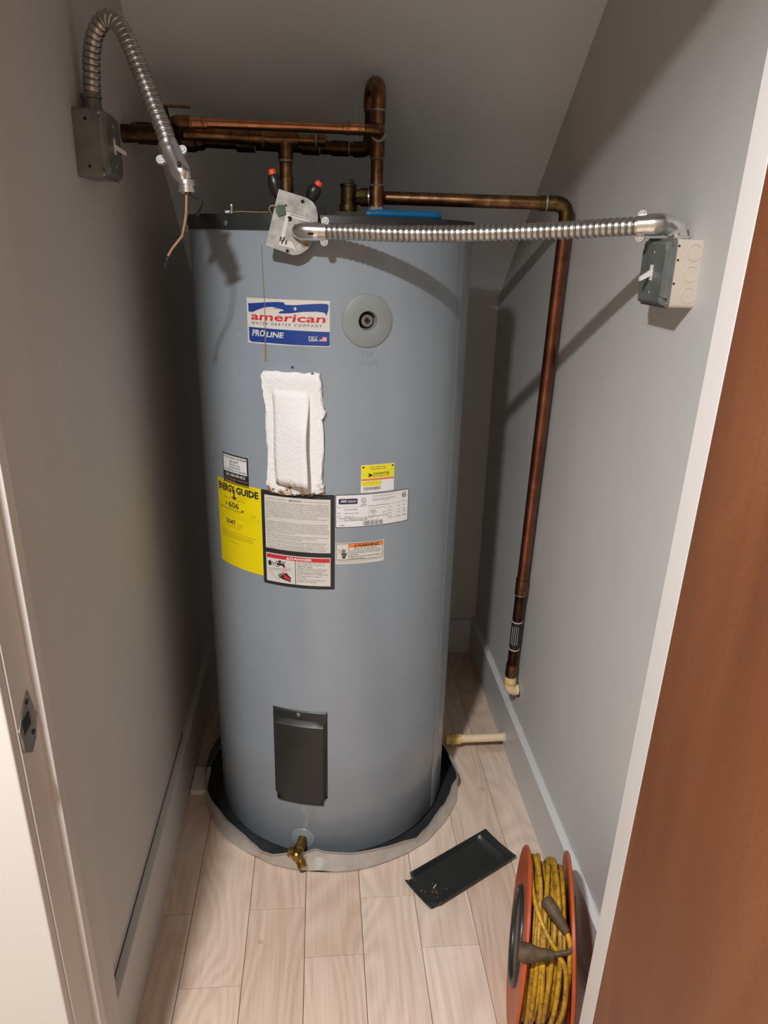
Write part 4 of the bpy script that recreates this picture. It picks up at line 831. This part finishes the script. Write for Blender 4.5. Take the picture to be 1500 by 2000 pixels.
MB().tube(smooth_path([(-.2070, 1.284, 1.530), (-.2075, 1.281, 1.514), (-.2103, 1.28, 1.4839), (-.2177, 1.285, 1.4573), (-.2210, 1.287, 1.4510), (-.2363, 1.29, 1.4338), (-.2444, 1.29, 1.4219)], 6), .0020, 8).build('tan_wire', 'tan_wire', lc, 60)
MB().tube(smooth_path([(-.2444, 1.29, 1.4219), (-.2462, 1.29, 1.4170), (-.2490, 1.29, 1.4095), (-.2510, 1.29, 1.4040)], 4), [.0016] * 4 + [.0024] * 5 + [.0030] * 4, 8).build('taped_tip', 'black_tape', lc, 60)
MB().tube(smooth_path([(-.2040, 1.284, 1.528), (-.2012, 1.28, 1.5153), (-.1944, 1.29, 1.5091), (-.1867, 1.30, 1.5060), (-.1885, 1.31, 1.500), (-.2010, 1.33, 1.484)], 6), .0019, 8).build('dark_wire', 'dark_wire', lc, 60)
# bare ground wire and clip lying on the heater top
gw = thing('ground_wire', (-.14, 1.56, 1.497), 'thin bare ground wire and clip on the heater top edge', 'wire')
MB().tube(smooth_path([(-.165, 1.548, 1.4985), (-.15, 1.538, 1.4995), (-.12, 1.520, 1.4985), (-.095, 1.505, 1.4985)], 6), .0013, 8).build('wire', 'tan_wire', gw, 60)
MB().lathe((-.168, 1.552, 1.4962), (0, 0, 1), [(0, .005), (.003, .005), (.004, .0025), (.013, .0025), (.0135, .0045), (.016, .004)], 10).build('clip_screw', 'steel_screw', gw, 40)
MB().box(-.182, -.170, 1.556, 1.562, 1.4962, 1.5015, c=.001).build('clip', 'steel_screw', gw)
MB().tube(smooth_path([(-.258, 1.60, 1.499), (-.262, 1.598, 1.485), (-.268, 1.590, 1.470), (-.262, 1.585, 1.4635), (-.2585, 1.588, 1.470), (-.266, 1.588, 1.482)], 6), .0014, 8).build('wire_loop', 'tan_wire', gw, 60)

# pliers on the heater top
pl = thing('pliers', (.13, 1.60, 1.497), 'tongue pliers with one blue grip lying on the heater top', 'pliers')
MB().tube(smooth_path([(.092, 1.597, 1.5035), (.115, 1.598, 1.5045), (.17, 1.602, 1.5045), (.215, 1.606, 1.5045), (.2455, 1.609, 1.5045)], 6), [.0062] * 2 + [.0074] * 4 + [.0082] * 12 + [.0084] * 5 + [.0078, .005], 14).build('grip', 'blue_grip', pl, 50)
MB().tube(smooth_path([(.10, 1.625, 1.5038), (.15, 1.655, 1.5045), (.20, 1.672, 1.5045), (.235, 1.678, 1.5045)], 6), .0074, 12).build('grip', 'blue_grip', pl, 50)
fnp = lambda a, b_, d: (a, b_, 1.4965 + d)
MB().prism([(.012, 1.598), (.030, 1.590), (.060, 1.590), (.096, 1.594), (.096, 1.602), (.075, 1.607), (.105, 1.622), (.102, 1.632), (.050, 1.615), (.030, 1.622), (.010, 1.615)], fnp, 0, .0105).build('jaws', 'tool_steel', pl)
MB().lathe((.058, 1.604, 1.5068), (0, 0, 1), [(0, .008), (.003, .008), (.004, .005)], 12).build('pivot', 'tool_steel', pl, 40)

# ------------------------------------------------------------------ things on the floor
# loose cover: lies flat, outer face up
e0 = Vector((.2205, 1.3235, 0)); e1 = Vector((.4515, 1.465, 0)); ax = (e1 - e0).normalized(); sx = Vector((ax.y, -ax.x, 0))
k_ = (e1 - e0).length / CH
mb = MB(); mb.add(*cover_mesh(lambda a, b_, d: tuple(e0 + ax * b_ * k_ + sx * a * .84 + Vector((0, 0, .0030 + 1.25 * (.0106 - d) + .0045 * (a / CW) ** 2)))))
lcv = tag(mb.build('loose_access_cover', 'black_plastic', None, 30, fix=False), 'black plastic element cover lying on the floor right of the pan', 'cover')
sm = lcv.modifiers.new('thick', 'SOLIDIFY'); sm.thickness = .0022; sm.offset = -1
for k in range(16):
    a, b_ = random.gauss(.012, .014), abs(random.gauss(.038, .018)) + .004; c = e0 + ax * b_ + sx * a
    b2 = bmesh.new(); bmesh.ops.create_icosphere(b2, subdivisions=1, radius=random.uniform(.001, .0028))
    for v_ in b2.verts: v_.co *= random.uniform(.5, 1.3); v_.co.z *= .5
    me = bpy.data.meshes.new('dust_crumb'); b2.to_mesh(me); b2.free(); me.materials.append(MATS['debris']); o = bpy.data.objects.new('dust_crumb', me); COL.objects.link(o)
    o.location = c + Vector((0, 0, .0030 + .0045 * (a / CW) ** 2 + .0012)); o.parent = lcv
c = e0 + ax * .045 + sx * (.004); MB().tube([c + Vector((0, 0, .0045)), c + ax * .012 - sx * .004 + Vector((0, 0, .0055))], .0009, 6).build('pale_sliver', 'white_plastic', lcv)
# white block in the corner beside the pan
wb = thing('plastic_block', (-.3425, 1.752, 0), 'small white plastic block on the floor left of the pan', 'block')
MB().box(-.3655, -.3215, 1.699, 1.80, .0003, .016, c=.002).build('body', 'white_plastic', wb)
MB().box(-.352, -.334, 1.738, 1.741, .0158, .0166).build('groove', 'trim_paint', wb)
MB().lathe((-.343, 1.785, .0155), (0, 0, 1), [(0, .003), (.0009, .003)], 10).build('button', 'trim_paint', wb)

# orange cord reel
RC = Vector((.4316, 1.0597, .1660)); ph = .2523; ra = Vector((math.cos(ph), -math.sin(ph), 0)); rpv = Vector((math.sin(ph), math.cos(ph), 0)); UZ = Vector((0, 0, 1))
reel = thing('cord_reel', (RC.x, RC.y, 0), 'orange plastic cord reel standing on the floor by the jamb', 'cord reel')
def flange(off, tilt, sgn, name):
    upv = UZ * math.cos(tilt) + ra * math.sin(tilt); c = RC + ra * off; n_ = rpv.cross(upv).normalized()
    if n_.dot(ra) < 0: n_ = -n_
    mb = MB(); seg = 72; rows = []
    prof = [(.030, -.0020), (.120, -.0020), (.150, -.0026), (.1625, -.0040), (.1655, -.0020), (.1655, .0020), (.1625, .0040), (.150, .0026), (.120, .0020), (.030, .0020)]
    for r_, d in prof: rows.append([c + n_ * d + rpv * r_ * math.cos(2 * math.pi * k / seg) + upv * r_ * math.sin(2 * math.pi * k / seg) for k in range(seg)])
    n = len(prof); mb.add(sum(rows, []), [(i * seg + k, i * seg + (k + 1) % seg, ((i + 1) % n) * seg + (k + 1) % seg, ((i + 1) % n) * seg + k) for i in range(n) for k in range(seg)])
    o = mb.build(name, 'reel_orange', reel, 40); return o, c, n_, upv
f1, c1, n1_, u1 = flange(-.0475, .0472, -1, 'flange'); f2, c2, n2_, u2 = flange(.0475, -.0687, 1, 'flange')
MB().cyl(RC - ra * .045, RC + ra * .045, .070, 32).build('drum', 'reel_orange', reel, 40)
q = MB(); P_ = [c1 - n1_ * .0035 + rpv * (.085 * math.cos(t)) + u1 * (.085 * math.sin(t)) for t in [2 * math.pi * k / 48 for k in range(49)]]
q.tube(P_, .0065, 10); q.lathe(c1 - n1_ * .0015, -n1_, [(0, .084), (.0012, .084)], 40); q.build('hand_hole', 'black_plastic', f1, 50)
# yellow cord wound on the reel, with both rubber ends
cord = thing('extension_cord', (RC.x, RC.y, .01), 'dirty yellow extension cord wound on the orange reel', 'cord')
def rp3(a_, ang, r_): return RC + ra * a_ + r_ * (-rpv * math.cos(R(ang)) + UZ * math.sin(R(ang)))
def winding(turns, r0, a0, a1, jit, ph0):
    P_ = []; n = int(turns * 30)
    for i in range(n + 1):
        t = i / n; ang = ph0 + 360 * turns * t
        a_ = a0 + (a1 - a0) * t + jit * math.sin(ang * .0174 + t * 9) * .5 + jit * .6 * math.sin(ang * .041 + 2)
        P_.append(rp3(a_, ang, r0 + .0022 * math.sin(ang * .023 + 1) + .0018 * math.sin(ang * .061)))
    return P_
cw = MB(); cw.tube(winding(8, .1240, -.037, .028, .002, 0), .0047, 9); cw.tube(winding(7, .1345, .025, -.036, .003, 40), .0047, 9); cw.tube(winding(5, .1450, -.034, .019, .005, 200), .0048, 9)
cw.build('cord_coil', 'cord_yellow', cord, 60)
s1 = MB().tube(smooth_path([rp3(-.037, 118, .150), rp3(-.038, 100, .157), rp3(-.036, 82, .152), rp3(-.027, 67, .1525), rp3(-.0085, 52, .153), rp3(.013, 41, .154), rp3(.027, 33, .153), rp3(.031, 20, .151), rp3(.030, 0, .149), rp3(.022, -30, .149)], 6), .0048, 10).build('crossing_strand', 'cord_yellow', cord, 60)
MB().tube(smooth_path([rp3(-.030, 128, .147), rp3(-.028, 108, .158), rp3(-.022, 92, .156), rp3(-.020, 75, .151), rp3(-.022, 40, .150), rp3(-.024, 0, .149), rp3(-.026, -40, .149)], 6), .0047, 10).build('loop_strand', 'cord_yellow', cord, 60)
MB().tube(smooth_path([rp3(.0275, 54, .160), rp3(.033, 47, .158), rp3(.034, 30, .150), rp3(.032, 5, .147)], 6), .0047, 10).build('end_strand', 'cord_yellow', cord, 60)
MB().tube(smooth_path([rp3(.002, 40.5, .162), rp3(.018, 42, .160), rp3(.032, 44, .160), rp3(.040, 50, .154), rp3(.0405, 80, .148)], 6), .0049, 10).build('end_strand', 'plug_rubber', cord, 60)
A0, A1, A2 = rp3(-.0115, 72, .161), rp3(.006, 63, .164), rp3(.0275, 54, .161)
pg = MB().tube([A0, A0.lerp(A1, .12), A0.lerp(A1, .5), A1, A1.lerp(A2, .5), A2], [.0095, .0125, .0128, .0115, .0098, .0062], 16).build('socket_end', 'plug_rubber', cord, 50); lab(pg, 'grimy brown rubber socket end')
dA = (A0 - A1).normalized(); xA, yA, _ = frame(dA)
for s_ in (-.0045, .0045): MB().tube([A0 + xA * s_ - dA * .002, A0 + xA * s_ + dA * .0006], .0016, 8).build('socket_slot', 'dark_hole', pg)
B0, B1, B2 = rp3(-.0575, 39.5, .164), rp3(-.033, 39.5, .166), rp3(.004, 40.5, .163)
pg2 = MB().tube([B0, B0.lerp(B1, .10), B0.lerp(B1, .5), B1, B1.lerp(B2, .4), B1.lerp(B2, .55), B2], [.0120, .0160, .0170, .0155, .0105, .0108, .0085], 16).build('plug_end', 'plug_rubber', cord, 50); lab(pg2, 'grimy brown rubber plug end')
